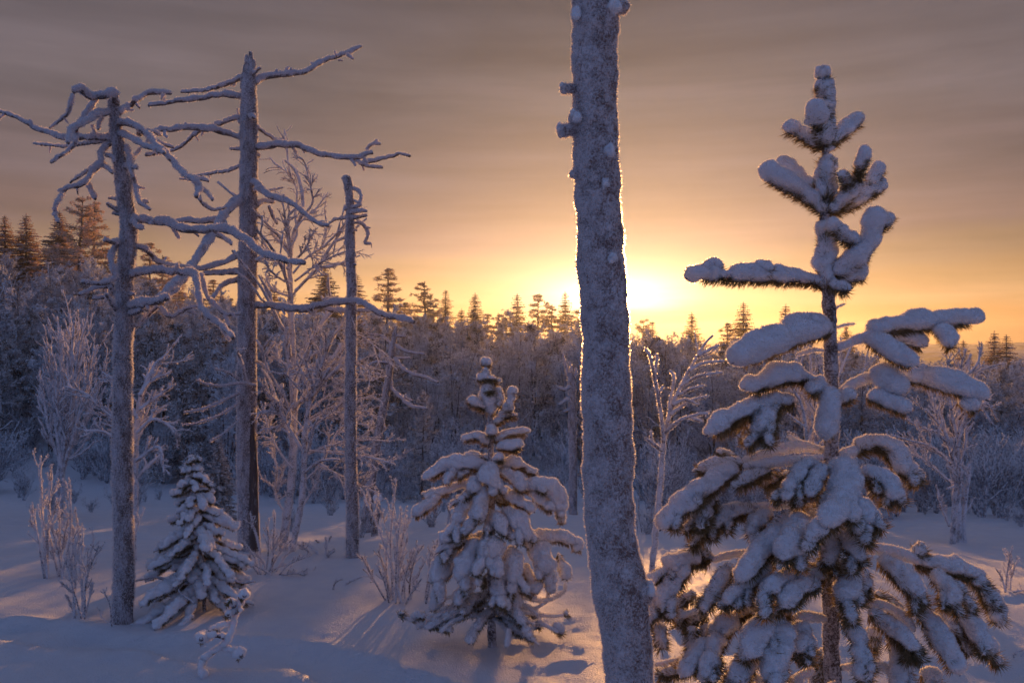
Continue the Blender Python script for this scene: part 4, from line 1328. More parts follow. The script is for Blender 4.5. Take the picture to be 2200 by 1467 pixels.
def pine_sapling():
    d = 3.3
    base = on_ground(1790, d)
    T = Tree('young_pine', 'large snow-laden young pine with thick white boughs, on the right in front', 'tree', base)
    pts = [(1792, 1655, 19), (1790, 1480, 18), (1786, 1400, 17), (1785, 1200, 16), (1787, 1000, 15), (1787, 900, 14), (1785, 760, 14), (1780, 640, 13), (1776, 560, 11), (1771, 480, 10), (1774, 400, 9), (1772, 260, 6), (1768, 175, 3)]
    rimed_trunk(T, rows_px(R0, pts, d), M['branch'], 20, 0.010, 0.003, 0.0025, 0.0055, 0.006, seed=51)
    # stem needles on the young upper growth
    for (a, b, w) in (((690, 420), (688, 660), 70), ((686, 680), (690, 960), 78), ((690, 420), (675, 140), 66)):
        path = trace(R7, [a, ((a[0] + b[0]) / 2, (a[1] + b[1]) / 2), b], d, 0)[::-1]
        needle_tufts(T.needles, path[::-1] if a[1] > b[1] else path[::-1], w / 1.834 * d / FPX, 2300, 0.040, 77 + w, drop=0.0)
        snow_branch(T, path, np.full(3, 0.92 * w / 1.834 * d / FPX), bark_r=0.010, needles=5200, seed=int(640 + w), spacing=0.0045, clen=0.006, lift=0.0, lump=0.5, bare=0.48, flat=0.0, sides=18, nlen=0.052)
    S7 = [  # points, width, depth offset at the start, run in depth
        ([(690, 400), (690, 300), (684, 210), (676, 135)], 76, 0, 0.02), ([(662, 132), (676, 124), (692, 132)], 82, 0.01, 0),
        ([(684, 400), (660, 330), (644, 262), (636, 222)], 84, -0.01, -0.10), ([(700, 390), (755, 342), (800, 302), (828, 280)], 64, 0, 0.05),
        ([(665, 398), (605, 362), (552, 332), (520, 322)], 62, 0, 0.04),
        ([(686, 655), (600, 592), (515, 540), (425, 486)], 84, 0, -0.10), ([(640, 560), (585, 530), (532, 482), (498, 448)], 64, 0.03, 0.08),
        ([(690, 655), (690, 560), (688, 450)], 70, 0.0, 0.0),
        ([(700, 660), (760, 610), (800, 540), (826, 470), (842, 396)], 72, -0.01, -0.08), ([(720, 650), (800, 612), (862, 572), (910, 550)], 70, 0.02, 0.05), ([(850, 560), (880, 510), (902, 472)], 68, 0.03, 0.06), ([(788, 566), (764, 530), (748, 494)], 42, -0.04, -0.04),
        ([(715, 905), (790, 850), (850, 790), (872, 720), (892, 640)], 90, 0, -0.10), ([(872, 742), (912, 700), (944, 666)], 64, -0.02, 0.02), ([(825, 792), (755, 750), (700, 690)], 70, -0.04, -0.10), ([(730, 930), (790, 905), (842, 900)], 92, 0, 0.05), ([(700, 940), (745, 955), (782, 960)], 60, -0.05, -0.05), ([(760, 850), (810, 850), (850, 830)], 80, 0.05, 0.05),
        ([(682, 935), (600, 920), (500, 914), (400, 910), (300, 910), (220, 905), (135, 914)], 78, 0, -0.12), ([(205, 880), (240, 872), (280, 880)], 56, -0.09, 0.0), ([(400, 882), (436, 874), (480, 884)], 48, -0.06, 0.0),
        ([(706, 1120), (640, 1128), (560, 1150), (480, 1180), (400, 1212), (312, 1250)], 126, -0.05, -0.22), ([(702, 1130), (655, 1105), (612, 1092)], 78, -0.08, -0.03),
        ([(722, 1192), (800, 1162), (850, 1142), (905, 1112)], 40, 0, 0.0, 'twig'), ([(850, 1130), (940, 1110), (1040, 1098), (1130, 1092), (1222, 1080), (1312, 1076)], 84, 0.0, 0.10), ([(1120, 1110), (1160, 1150), (1182, 1190)], 84, 0.02, -0.05), ([(850, 1150), (910, 1190), (980, 1230), (1052, 1262)], 84, -0.03, -0.10), ([(880, 1130), (1000, 1160), (1090, 1180)], 84, 0.03, 0.02),
        ([(728, 1375), (800, 1328), (860, 1308), (930, 1306)], 42, 0, 0, 'twig'), ([(900, 1260), (930, 1320), (1000, 1380)], 100, -0.02, -0.08), ([(980, 1300), (1070, 1310), (1160, 1336), (1250, 1366), (1330, 1396)], 104, 0.0, -0.10), ([(1210, 1390), (1260, 1420), (1275, 1440)], 70, -0.05, -0.05), ([(850, 1380), (930, 1405), (1025, 1440)], 74, -0.06, -0.06), ([(735, 1400), (770, 1385), (800, 1360)], 60, -0.04, -0.04),
        ([(680, 1340), (600, 1312), (520, 1306), (440, 1330), (360, 1350)], 92, -0.03, -0.16), ([(690, 1345), (650, 1352), (625, 1360)], 60, -0.06, -0.05),
        ([(700, 1350), (696, 1420), (692, 1500), (684, 1560)], 92, -0.09, -0.06),
        ([(700, 1062), (728, 1030), (764, 1013)], 10, 0, 0.05, 'twig'), ([(720, 1110), (760, 1098), (800, 1092)], 10, 0, 0.08, 'twig'), ([(690, 1200), (640, 1196), (570, 1215)], 16, 0, -0.05, 'twig'),
    ]
    shoots(T, R7, d, S7, 600, 3600, 0.041, 0.0033, 0.0058, bare=0.18, scale=1.06, fingers=False, lump=0.24, flat=0.35)
    S8 = [
        ([(820, 30), (700, 40), (590, 80), (470, 140), (372, 205)], 104, -0.05, -0.22), ([(740, 50), (680, 130), (640, 215)], 118, -0.1, -0.12), ([(560, 120), (600, 200), (560, 250)], 80, 0.05, 0.05),
        ([(980, 282), (850, 262), (720, 288), (560, 340)], 60, 0.04, 0.05, 'twig'), ([(980, 318), (850, 330), (700, 345), (560, 370)], 62, 0, -0.05, 'twig'),
        ([(560, 345), (430, 362), (306, 388)], 74, 0.0, 0.08), ([(530, 370), (420, 440), (320, 520), (220, 600), (136, 690)], 126, -0.03, -0.20), ([(420, 520), (370, 600), (330, 650)], 110, -0.02, -0.1), ([(700, 380), (600, 420), (510, 470)], 70, -0.02, -0.10),
        ([(800, 400), (720, 430), (650, 470)], 70, 0.05, 0.05), ([(430, 290), (480, 320), (520, 330)], 70, 0.12, 0.05), ([(790, 200), (850, 240), (960, 272)], 34, 0.10, -0.06, 'twig'),
        ([(1045, 312), (1110, 290), (1190, 255)], 60, 0, 0.03, 'twig'), ([(1130, 285), (1230, 250), (1320, 285), (1382, 365), (1412, 430)], 132, 0.02, -0.08), ([(1400, 370), (1450, 420), (1470, 452)], 82, 0.02, 0.02),
        ([(1066, 340), (1084, 430), (1066, 545), (985, 680)], 176, -0.12, -0.30), ([(1130, 395), (1240, 415), (1320, 470), (1326, 540)], 112, -0.10, -0.16), ([(1090, 520), (1180, 600), (1235, 680)], 140, -0.22, -0.10), ([(1130, 640), (1180, 720), (1200, 760)], 90, -0.15, -0.08),
        ([(960, 380), (870, 370), (830, 440), (770, 540)], 96, -0.10, -0.16), ([(970, 370), (930, 440), (900, 520)], 84, -0.15, -0.12),
        ([(950, 575), (800, 560), (640, 572), (520, 600)], 48, 0, 0, 'twig'), ([(640, 590), (520, 600), (420, 660), (310, 745)], 92, 0.02, -0.12), ([(700, 600), (640, 650), (590, 720)], 92, -0.05, -0.08), ([(920, 600), (820, 620), (700, 700), (600, 760)], 80, -0.06, -0.10),
        ([(930, 640), (820, 690), (700, 760), (620, 850), (535, 960)], 132, -0.12, -0.20), ([(900, 640), (840, 720), (800, 800), (760, 850)], 150, -0.2, -0.16),
        ([(600, 800), (490, 815), (400, 840)], 46, 0, 0, 'twig'), ([(400, 830), (310, 790), (290, 770)], 70, 0, -0.03), ([(380, 840), (260, 850), (160, 910), (80, 962)], 118, 0.0, -0.12), ([(280, 860), (210, 960), (150, 1040), (120, 1110)], 132, -0.06, -0.12), ([(500, 870), (440, 960), (390, 1040), (360, 1110)], 92, -0.1, -0.1),
        ([(700, 830), (640, 920), (560, 990), (470, 1070)], 110, -0.15, -0.16), ([(980, 920), (860, 930), (720, 970), (640, 1060)], 110, -0.12, -0.22), ([(940, 960), (820, 1010), (760, 1090)], 110, -0.2, -0.16),
        ([(1000, 700), (1010, 800), (990, 880)], 100, -0.12, -0.06), ([(1080, 700), (1130, 800), (1180, 860)], 120, -0.15, -0.12), ([(1050, 860), (1120, 930), (1090, 1010), (1060, 1060)], 120, -0.14, -0.12), ([(1170, 880), (1170, 960), (1130, 1060)], 100, -0.1, -0.05),
        ([(1180, 780), (1290, 790), (1400, 822), (1500, 860)], 66, 0, 0.0, 'twig'), ([(1440, 810), (1470, 790), (1482, 775)], 74, 0.0, 0.02), ([(1440, 850), (1560, 875), (1680, 900), (1785, 950)], 112, 0.02, 0.04), ([(1740, 930), (1810, 1010), (1860, 1100), (1872, 1185)], 104, 0.04, -0.05), ([(1540, 900), (1600, 980), (1640, 1090)], 120, -0.05, -0.12), ([(1640, 950), (1690, 1030), (1740, 1120)], 110, 0.0, -0.08),
        ([(1640, 1120), (1730, 1190), (1790, 1270), (1830, 1345)], 118, -0.02, -0.12), ([(1260, 830), (1340, 900), (1420, 980), (1500, 1070)], 104, -0.08, -0.12), ([(1440, 1060), (1530, 1180), (1600, 1300), (1670, 1430)], 118, -0.08, -0.16), ([(1560, 1090), (1620, 1180), (1700, 1260)], 104, 0.0, -0.06),
        ([(1150, 1060), (1260, 1070), (1360, 1110), (1440, 1200)], 52, -0.05, -0.05, 'twig'), ([(1210, 1100), (1310, 1190), (1400, 1260), (1460, 1330)], 96, -0.12, -0.12), ([(1320, 1230), (1370, 1330), (1370, 1440), (1350, 1520)], 112, -0.1, -0.12), ([(1240, 1010), (1330, 1080), (1350, 1180)], 84, 0.1, 0.05),
        ([(1090, 1120), (1140, 1230), (1170, 1340), (1180, 1470)], 112, -0.2, -0.10), ([(1060, 1080), (1100, 1120), (1120, 1160)], 90, -0.12, -0.06), ([(1060, 1390), (1200, 1375), (1300, 1400), (1340, 1480)], 50, 0.0, -0.10, 'twig'),
        ([(980, 1140), (900, 1130), (840, 1150), (860, 1230)], 60, -0.06, -0.1, 'twig'), ([(800, 1100), (700, 1170), (620, 1250), (590, 1350)], 130, -0.18, -0.18), ([(800, 1180), (730, 1280), (720, 1400), (720, 1520)], 146, -0.25, -0.12), ([(840, 1160), (870, 1240), (840, 1320)], 110, -0.2, -0.08),
        ([(620, 1080), (500, 1160), (430, 1230), (330, 1340), (240, 1440)], 108, -0.08, -0.16), ([(460, 1210), (400, 1320), (350, 1470)], 104, -0.15, -0.12), ([(640, 1320), (560, 1400), (500, 1480)], 120, -0.2, -0.1), ([(380, 1110), (300, 1150), (230, 1180)], 60, 0.05, -0.02), ([(320, 1010), (250, 1050), (200, 1100)], 56, 0.06, 0.0),
        ([(130, 1170), (140, 1240), (150, 1292)], 74, -0.1, -0.02), ([(300, 1180), (300, 1260), (310, 1330)], 72, -0.05, -0.03), ([(370, 1080), (260, 1120), (150, 1140), (80, 1145)], 34, 0.0, -0.05, 'twig'), ([(420, 1180), (350, 1230)], 70, 0.0, -0.03), ([(420, 1330), (260, 1345), (110, 1372)], 30, 0.05, 0.0, 'twig'), ([(300, 1380), (200, 1410), (110, 1430)], 60, 0.0, -0.05), ([(240, 1090), (240, 1130), (230, 1190)], 60, 0.02, -0.02),
        ([(920, 1400), (840, 1450), (800, 1540)], 60, -0.1, -0.1, 'twig'), ([(980, 1300), (950, 1400), (930, 1520)], 100, 0.06, 0.05), ([(1230, 1200), (1220, 1280), (1200, 1340)], 90, 0.08, 0.04), ([(640, 1440), (600, 1540), (560, 1640)], 130, -0.15, -0.1), ([(1480, 1400), (1560, 1500), (1600, 1600)], 120, 0.0, -0.1), ([(1000, 1480), (1050, 1560), (1080, 1660)], 130, -0.18, -0.1),
    ]
    shoots(T, R8, d, S8, 700, 4200, 0.054, 0.0033, 0.0058, bare=0.36, scale=0.94)
    T.close()


pine_sapling()


def small_pine():
    d = 4.55
    base = on_ground(1055, d)
    T = Tree('young_pine', 'small snow-covered pine with a knobbed tip in the middle of the clearing', 'tree', base)
    yb = 733.5 + (CAM_H - base[2]) / d * FPX
    pts = [(1058, yb + 8, 9), (1056, 1320, 8.5), (1056, 1200, 8), (1055, 1100, 7.5), (1054, 980, 7), (1053, 900, 6), (1048, 840, 5), (1044, 790, 3)]
    rimed_trunk(T, rows_px(R0, pts, d), M['branch'], 14, 0.012, 0.003, 0.002, 0.008, 0.006, seed=61)
    S = [
        ([(462, 440), (460, 400), (459, 372)], 40, 0, 0), ([(446, 364), (459, 358), (474, 366)], 40, 0, 0), ([(478, 540), (472, 480), (468, 420)], 74, 0, 0), ([(430, 412), (470, 410), (514, 424)], 40, -0.03, 0), ([(500, 440), (508, 480), (500, 510)], 36, -0.03, 0),
        ([(462, 512), (430, 505), (396, 484)], 46, 0, -0.05), ([(484, 570), (520, 545), (540, 505), (552, 462)], 44, 0, -0.05), ([(525, 545), (550, 540), (568, 538)], 36, -0.02, 0.03), ([(536, 470), (552, 458), (568, 462)], 40, -0.04, 0),
        ([(470, 640), (430, 615), (374, 622)], 46, 0, -0.06), ([(488, 625), (540, 605), (612, 592)], 46, 0, 0.05), ([(500, 650), (545, 650), (590, 640)], 52, -0.03, -0.06), ([(545, 650), (570, 660)], 40, -0.06, 0),
        ([(472, 690), (420, 680), (378, 686)], 38, 0, 0.04), ([(488, 700), (508, 690), (520, 690)], 44, -0.04, -0.04), ([(490, 580), (480, 600), (475, 570)], 46, -0.02, -0.02),
        ([(470, 735), (400, 712), (320, 722), (240, 765)], 78, 0, -0.10), ([(322, 715), (316, 702)], 40, -0.05, 0), ([(405, 730), (375, 745), (360, 760)], 40, -0.04, -0.04), ([(490, 725), (560, 712), (638, 738)], 62, 0, 0.05), ([(510, 735), (560, 765), (590, 800)], 62, -0.02, -0.10), ([(600, 730), (635, 745)], 50, 0.02, -0.02),
        ([(470, 770), (390, 775), (300, 805), (245, 820)], 34, 0, 0.03, 'twig'), ([(330, 800), (270, 815), (235, 812)], 44, 0.02, 0.05), ([(300, 820), (250, 862), (204, 890)], 60, 0.0, -0.05), ([(560, 800), (640, 790), (700, 820), (722, 885)], 76, 0, -0.03), ([(648, 785), (655, 775)], 36, 0, 0), ([(620, 800), (660, 850), (700, 870)], 60, -0.03, -0.05), ([(520, 815), (570, 840), (630, 875)], 54, -0.03, -0.08), ([(540, 790), (500, 820), (560, 850)], 40, 0.03, 0.03),
        ([(478, 720), (470, 755), (510, 800)], 92, -0.05, -0.14), ([(430, 760), (420, 790), (410, 810)], 60, -0.06, -0.1), ([(462, 800), (440, 850), (425, 920)], 88, -0.08, -0.14), ([(400, 805), (380, 870), (345, 930), (305, 985)], 74, -0.05, -0.12), ([(520, 870), (570, 910), (610, 980)], 80, -0.06, -0.12), ([(480, 890), (510, 930), (530, 960)], 70, -0.1, -0.12),
        ([(580, 955), (640, 968), (710, 966), (770, 985)], 62, 0.0, 0.03), ([(755, 980), (778, 990), (770, 1015)], 50, 0.02, 0), ([(710, 1020), (730, 1070), (744, 1112)], 56, 0.0, -0.04), ([(640, 985), (655, 1040), (662, 1100)], 96, -0.06, -0.06), ([(490, 970), (480, 1010), (465, 1050)], 108, -0.14, -0.12), ([(400, 960), (340, 985), (282, 1020)], 78, -0.05, -0.10), ([(350, 1000), (310, 1060), (282, 1125)], 84, -0.06, -0.08), ([(430, 970), (400, 1040), (360, 1120)], 86, -0.10, -0.12), ([(540, 1000), (560, 1060), (560, 1130)], 90, -0.12, -0.10), ([(590, 1060), (620, 1120), (640, 1160)], 70, -0.06, -0.06), ([(300, 1130), (290, 1180), (270, 1220)], 60, -0.02, -0.04), ([(420, 1110), (380, 1160), (350, 1200)], 60, -0.1, -0.08), ([(500, 1080), (510, 1130), (500, 1180)], 80, -0.14, -0.1), ([(545, 1150), (560, 1190), (565, 1220)], 56, -0.1, -0.06),
        ([(478, 1200), (380, 1190), (300, 1230), (260, 1260), (200, 1245), (160, 1232)], 22, 0, -0.15, 'twig'), ([(160, 1232), (168, 1226), (178, 1232)], 34, -0.15, 0), ([(200, 1245), (225, 1235), (250, 1238)], 34, -0.12, 0), ([(260, 1265), (300, 1270), (345, 1290)], 40, -0.1, -0.05), ([(478, 1180), (560, 1170), (650, 1180), (700, 1170), (736, 1145)], 18, 0, 0.05, 'twig'), ([(478, 1230), (580, 1220), (680, 1235), (745, 1228)], 16, 0, 0.1, 'twig'), ([(730, 1230), (745, 1226)], 26, 0.08, 0), ([(478, 1240), (560, 1250), (650, 1260), (712, 1290)], 18, 0, -0.12, 'twig'), ([(690, 1270), (712, 1280), (725, 1300)], 52, -0.1, 0), ([(478, 1250), (420, 1230), (350, 1250), (300, 1290)], 18, 0, -0.2, 'twig'), ([(480, 1200), (420, 1170), (360, 1160), (310, 1180)], 16, 0, 0.1, 'twig'), ([(480, 1240), (520, 1270), (540, 1310)], 18, 0, -0.2, 'twig'), ([(480, 1210), (540, 1200), (620, 1210), (660, 1190)], 16, 0, -0.1, 'twig'), ([(560, 1180), (600, 1200), (640, 1230)], 16, -0.08, -0.05, 'twig'), ([(478, 1170), (430, 1180), (400, 1220)], 16, 0, -0.15, 'twig'), ([(540, 1275), (535, 1320), (530, 1345)], 24, -0.2, 0, 'twig'), ([(735, 1150), (735, 1120)], 14, 0.05, 0, 'twig'), ([(650, 1250), (640, 1275)], 36, -0.1, 0), ([(600, 1150), (660, 1190), (680, 1150)], 18, 0.04, 0.0, 'twig'),
    ]
    rg = np.random.default_rng(12)
    for k in range(34):                       # inner and lower boughs that close the cone
        t = rg.uniform(0.10, 0.66); a = rg.uniform(0, 6.28)
        c = base + np.array([0, 0, 1.45 * t]); reach = 0.44 * (1 - t) ** 0.7 * rg.uniform(0.6, 1.05)
        o = np.array([math.cos(a), math.sin(a), 0]); s = np.linspace(0.12, 1, 5)
        dz = -0.10 * s - rg.uniform(0.2, 0.7) * s ** 2 * min(1, t * 3)
        path = c + o * (reach * s)[:, None] + UP * (dz * reach)[:, None] + rg.normal(0, 0.008, (5, 3))
        path[:, 2] = np.maximum(path[:, 2], base[2] + 0.02)
        snow_branch(T, path, np.interp(s, [0, 0.5, 1], [0.025, 0.054, 0.042]) * rg.uniform(0.55, 1.05), bark_r=0.005, needles=2600, seed=1500 + k, spacing=0.0045, clen=0.010, lift=0.14, lump=0.36, bare=0.36, flat=0.5, sides=14, nlen=0.036)
    shoots(T, R5, d, S, 900, 3000, 0.038, 0.0040, 0.0072, bare=0.38, scale=0.84)
    T.close()


small_pine()


def small_spruce():
    d = 5.25
    base = on_ground(440, d)
    T = Tree('young_spruce', 'small snow-covered spruce between the two tall dead trees', 'tree', base)
    rg = np.random.default_rng(5)
    H = P(412, 980, d)[2] - base[2]
    lean = P(412, 980, d)[0] - base[0]
    ax = lambda t: base + np.array([lean * t ** 1.2, 0, H * t])
    z = np.linspace(-0.04, 1, 10)
    rimed_trunk(T, np.array([list(ax(max(t, 0)) + UP * min(t, 0)) + [0.013 * (1 - 0.8 * max(t, 0))] for t in z]), M['branch'], 10, 0.015, 0.002, 0.002, 0.009, 0.006, seed=71)
    k = 0
    for t in np.linspace(0.14, 0.98, 15):
        reach = 0.36 * (1 - t) ** 0.75 + 0.03
        nb = 7 if t < 0.7 else (5 if t < 0.93 else 3)
        a0 = rg.uniform(0, 6.28)
        for b in range(nb):
            a = a0 + b / nb * 6.28 + rg.normal(0, 0.3); ln = reach * rg.uniform(0.5, 1.3)
            o = np.array([math.cos(a), math.sin(a), 0])
            s = np.linspace(0.1, 1, 5)
            path = ax(t + rg.normal(0, 0.018)) + o * (ln * s)[:, None] + UP * (ln * (-0.30 * s - 0.15 * s ** 2))[:, None] + rg.normal(0, 0.006, (5, 3))
            w = np.interp(s, [0, 0.5, 1], [0.025, 0.070, 0.060]) * (0.55 + 0.6 * (1 - t)) * rg.uniform(0.6, 1.2) + 0.006
            snow_branch(T, path, w, bark_r=0.004, needles=3200, seed=1000 + k, spacing=0.0065, clen=0.008, lift=0.16, lump=0.50, bare=0.30, flat=0.5, sides=12, nlen=0.028)
            k += 1
    # thin bare twigs at the foot
    dead_branches(T, R3, d, [([(800, 1080), (740, 1060), (660, 1075), (600, 1060), (520, 1075)], 12, 9, -0.15), ([(800, 1100), (730, 1080), (690, 1110), (750, 1160)], 9, 7, -0.3), ([(660, 1075), (640, 1115), (680, 1145)], 8, 6, -0.1), ([(800, 1090), (870, 1060), (930, 1080), (985, 1075)], 10, 8, -0.1), ([(800, 1110), (840, 1100), (830, 1160)], 8, 6, -0.2)], 1200, 0.012, 0.006)
    T.close()


small_spruce()


# ------------------------------------------------------------------ rimed birches, saplings and shrubs
def rimed_plant(name, label, cat, base, limbs, k2=7, k3=3, r2=0.0035, len2=0.34, len3=0.45, ang=0.62, seed=0, spacing=0.010, clen=0.007, up=0.15, droop=0.0, group=None, stem_mat='twig', sub=True, t0=0.25):
    """limbs: list of rows (x, y, z, r) polylines, each a part; finer twigs grown on them"""
    T = Tree(name, label, cat, base, group)
    rg = np.random.default_rng(seed)
    A = np.array([resample(spline(l, 0.05), 9) for l in limbs])
    for i, l in enumerate(limbs):
        r = spline(l, 0.018)
        g = Geo(); tube(g, r[:, :3], r[:, 3], 9, disp=lambda q, o: 0.22 * r[:, 3][:, None] * noise(q, 0.03, seed + i))
        T.part('stem' if i == 0 else 'limb', g, M[stem_mat])
        crystals(T.rime, g, spacing, clen, clen * 0.24, seed=seed + i)
    Pn, Rn = A[:, :, :3], A[:, :, 3]
    L2, Q2 = grow(Pn, Rn, k2, t0, 1.0, (ang, 0.18), len2, 6, up, 0.12, 0.62, 0.75, rg=rg, rmin=r2, droop=droop)
    tw = Geo(); tubes(tw, L2, Q2 * (1 + 0.25 * rg.normal(0, 1, Q2.shape)).clip(0.6, 1.6), 5)
    if sub:
        L3, Q3 = grow(L2, Q2, k3, 0.2, 1.0, (0.65, 0.22), len3, 5, up * 0.8, 0.14, 0.85, 0.85, rg=rg, rmin=r2 * 0.85, droop=droop)
        tubes(tw, L3, Q3 * (1 + 0.25 * rg.normal(0, 1, Q3.shape)).clip(0.6, 1.6), 4)
    v, t, q = tw.arrays(); T.twigs.add(v, t, q)
    crystals(T.rime, tw, spacing, clen, clen * 0.24, seed=seed + 99)
    T.close()
    return T


def limb(reg, pts, d0, dd, r0, r1, seed=0):
    p = trace(reg, pts, d0, dd, wob=0.02, seed=seed)
    return np.concatenate([p, (np.linspace(r0, r1, len(p)) * d0 / FPX)[:, None]], 1)


def birches():
    d = 7.6
    b = on_ground(612, d)
    yb = 733.5 + (CAM_H - b[2]) / d * FPX + 6
    L = [limb(R0, [(607, yb), (614, 1123), (628, 1012), (631, 873), (629, 761), (625, 672), (623, 566), (629, 511), (650, 452), (646, 400), (633, 365), (612, 345)], d, 0.1, 9, 2.4),
         limb(R0, [(624, yb), (645, 1095), (653, 1006), (656, 928), (667, 862), (690, 789), (712, 733), (734, 695)], d - 0.1, -0.2, 7.0, 2.4)]
    for i, (pts, dd) in enumerate([([(575, 1110), (530, 1050), (490, 1000), (450, 930)], 0.3), ([(575, 1100), (560, 1000), (545, 880), (530, 800)], -0.2), ([(600, 980), (640, 930), (700, 880), (770, 790)], 0.3), ([(650, 900), (690, 840), (680, 760), (650, 640), (625, 610)], -0.2),
                                   ([(580, 1250), (530, 1230), (470, 1180), (455, 1140)], -0.4), ([(590, 1200), (660, 1120), (740, 1060), (760, 960), (750, 880)], 0.2), ([(600, 1240), (680, 1180), (760, 1130), (860, 1090), (900, 1100)], -0.4), ([(600, 1290), (700, 1200), (800, 1150), (880, 1165)], 0.3),
                                   ([(740, 1070), (830, 980), (900, 890), (960, 885)], -0.2), ([(580, 1320), (500, 1290), (460, 1240), (450, 1200)], 0.3), ([(570, 1080), (610, 1000), (600, 900), (610, 780), (560, 660)], 0.2), ([(585, 1150), (650, 1080), (690, 1000), (715, 990)], -0.3), ([(575, 1180), (500, 1140), (440, 1070), (432, 1040)], -0.2)]):
        L.append(limb(R2, pts, d, dd, 2.5, 1.4, i))
    for i, (pts, dd) in enumerate([([(460, 500), (540, 440), (620, 380), (730, 365)], -0.3), ([(470, 400), (540, 300), (640, 230), (720, 280)], -0.5), ([(480, 360), (560, 250), (650, 130), (730, 170), (775, 205)], -0.4), ([(450, 590), (560, 550), (680, 530), (790, 535)], -0.3), ([(460, 570), (600, 580), (720, 600), (800, 622)], -0.6),
                                   ([(500, 620), (560, 650), (640, 690), (735, 732)], -0.5), ([(415, 420), (350, 380), (300, 340), (290, 290)], -0.3), ([(412, 250), (360, 220), (350, 160)], 0.3), ([(410, 450), (340, 480), (285, 490)], -0.2), ([(390, 830), (345, 740), (350, 640), (330, 560)], 0.3), ([(415, 330), (480, 260), (560, 240), (620, 260)], 0.3), ([(415, 520), (490, 450), (560, 420), (640, 440)], 0.4), ([(418, 300), (470, 180), (500, 100), (510, 40)], -0.3), ([(412, 640), (350, 560), (310, 460), (300, 400)], 0.4),
                                   ([(455, 690), (520, 620), (600, 480), (700, 470)], 0.2), ([(440, 800), (500, 700), (520, 640)], 0.2), ([(420, 500), (360, 430), (290, 420), (270, 450)], -0.4), ([(470, 420), (560, 350), (650, 300), (725, 300)], 0.1), ([(470, 450), (580, 400), (690, 420), (720, 440)], -0.2)]):
        L.append(limb(R4, pts, d - 0.05, dd, 2.5, 1.5, 40 + i))
    rimed_plant('birch_tree', 'heavily rimed many-branched birch right behind the tall straight dead tree', 'tree', b, L, 15, 4, 0.0031, 0.30, 0.48, 0.62, 11, 0.0085, 0.008, 0.04, droop=0.06)

    d = 6.0; b = on_ground(1400, d); yb = 733.5 + (CAM_H - b[2]) / d * FPX + 6
    L = [limb(R0, [(1398, yb), (1410, 1130), (1418, 1050), (1424, 965), (1432, 915), (1448, 862), (1478, 800), (1512, 742), (1532, 720)], d, 0.1, 6.5, 2.4)]
    for i, (pts, dd) in enumerate([([(1426, 950), (1420, 890), (1408, 820), (1396, 765), (1386, 748)], -0.2), ([(1430, 928), (1462, 902), (1500, 890), (1520, 888)], -0.3), ([(1440, 890), (1480, 862), (1520, 850)], 0.2), ([(1422, 968), (1400, 950), (1388, 942)], -0.1), ([(1400, 950), (1398, 925)], 0), ([(1436, 905), (1440, 860), (1448, 812), (1440, 796)], 0.2), ([(1462, 830), (1500, 808), (1552, 800)], -0.2), ([(1480, 796), (1510, 780), (1555, 775)], 0.2), ([(1500, 764), (1530, 748), (1545, 742)], 0.1), ([(1404, 810), (1412, 770), (1408, 760)], 0), ([(1455, 850), (1485, 835), (1512, 828)], -0.1), ([(1412, 850), (1424, 830)], 0.05), ([(1480, 895), (1510, 905)], 0), ([(1445, 870), (1470, 858), (1500, 868)], 0.1)]):
        L.append(limb(R0, pts, d, dd, 4.0, 3.0, 80 + i))
    rimed_plant('birch_sapling', 'thin rimed birch sapling standing right of the big trunk', 'tree', b, L, 2, 1, 0.0062, 0.16, 0.4, 0.6, 13, 0.008, 0.009, 0.2, sub=False)

    d = 8.2; b = on_ground(2058, d); yb = 733.5 + (CAM_H - b[2]) / d * FPX + 6
    L = [limb(R0, [(2062, yb), (2060, 1120), (2056, 1000), (2058, 900), (2066, 820), (2086, 760)], d, 0.1, 7, 2.5), limb(R0, [(2046, yb), (2050, 1100), (2048, 1000), (2030, 930), (1990, 880)], d - 0.1, -0.3, 6, 2.5), limb(R0, [(2072, yb), (2070, 1120), (2078, 1050), (2085, 1010)], d, 0.1, 5, 3)]
    for i, (pts, dd) in enumerate([([(2054, 990), (2030, 920), (2010, 870), (1980, 820), (1965, 790)], 0.3), ([(2056, 960), (2075, 900), (2100, 870), (2130, 905)], -0.3), ([(2058, 930), (2085, 880), (2120, 868), (2145, 905)], 0.3), ([(2060, 880), (2085, 830), (2105, 800), (2120, 810)], 0.2), ([(2050, 1000), (2000, 960), (1950, 945), (1920, 935)], -0.4), ([(2048, 1040), (2000, 1000), (1960, 975), (1935, 985)], 0.4), ([(2056, 940), (2040, 860), (2035, 800), (2040, 770)], -0.2), ([(2030, 930), (1985, 920), (1945, 900)], 0.2), ([(2062, 860), (2062, 800), (2075, 750)], -0.2), ([(2070, 815), (2100, 780), (2106, 745)], 0.1), ([(2060, 900), (2100, 850), (2115, 830)], -0.3), ([(2040, 1130), (2020, 1080), (2015, 1050)], 0.1)]):
        L.append(limb(R0, pts, d, dd, 3.0, 1.8, 100 + i))
    rimed_plant('birch_tree', 'many-stemmed rimed birch behind the right boughs of the large young pine', 'tree', b, L, 11, 4, 0.0042, 0.30, 0.42, 0.55, 17, 0.010, 0.009, 0.25)

    d = 8.8; b = on_ground(1760, d)
    L = []
    for i in range(7):
        x = 1680 + i * 30
        L.append(limb(R0, [(1740 + i * 5, 733.5 + (CAM_H - b[2]) / d * FPX + 6), (1735 + i * 6, 1000), (1725 + i * 10, 880), (x, 800 - 30 * (i % 3))], d, 0.2 * (i % 3 - 1), 5, 2.5, 130 + i))
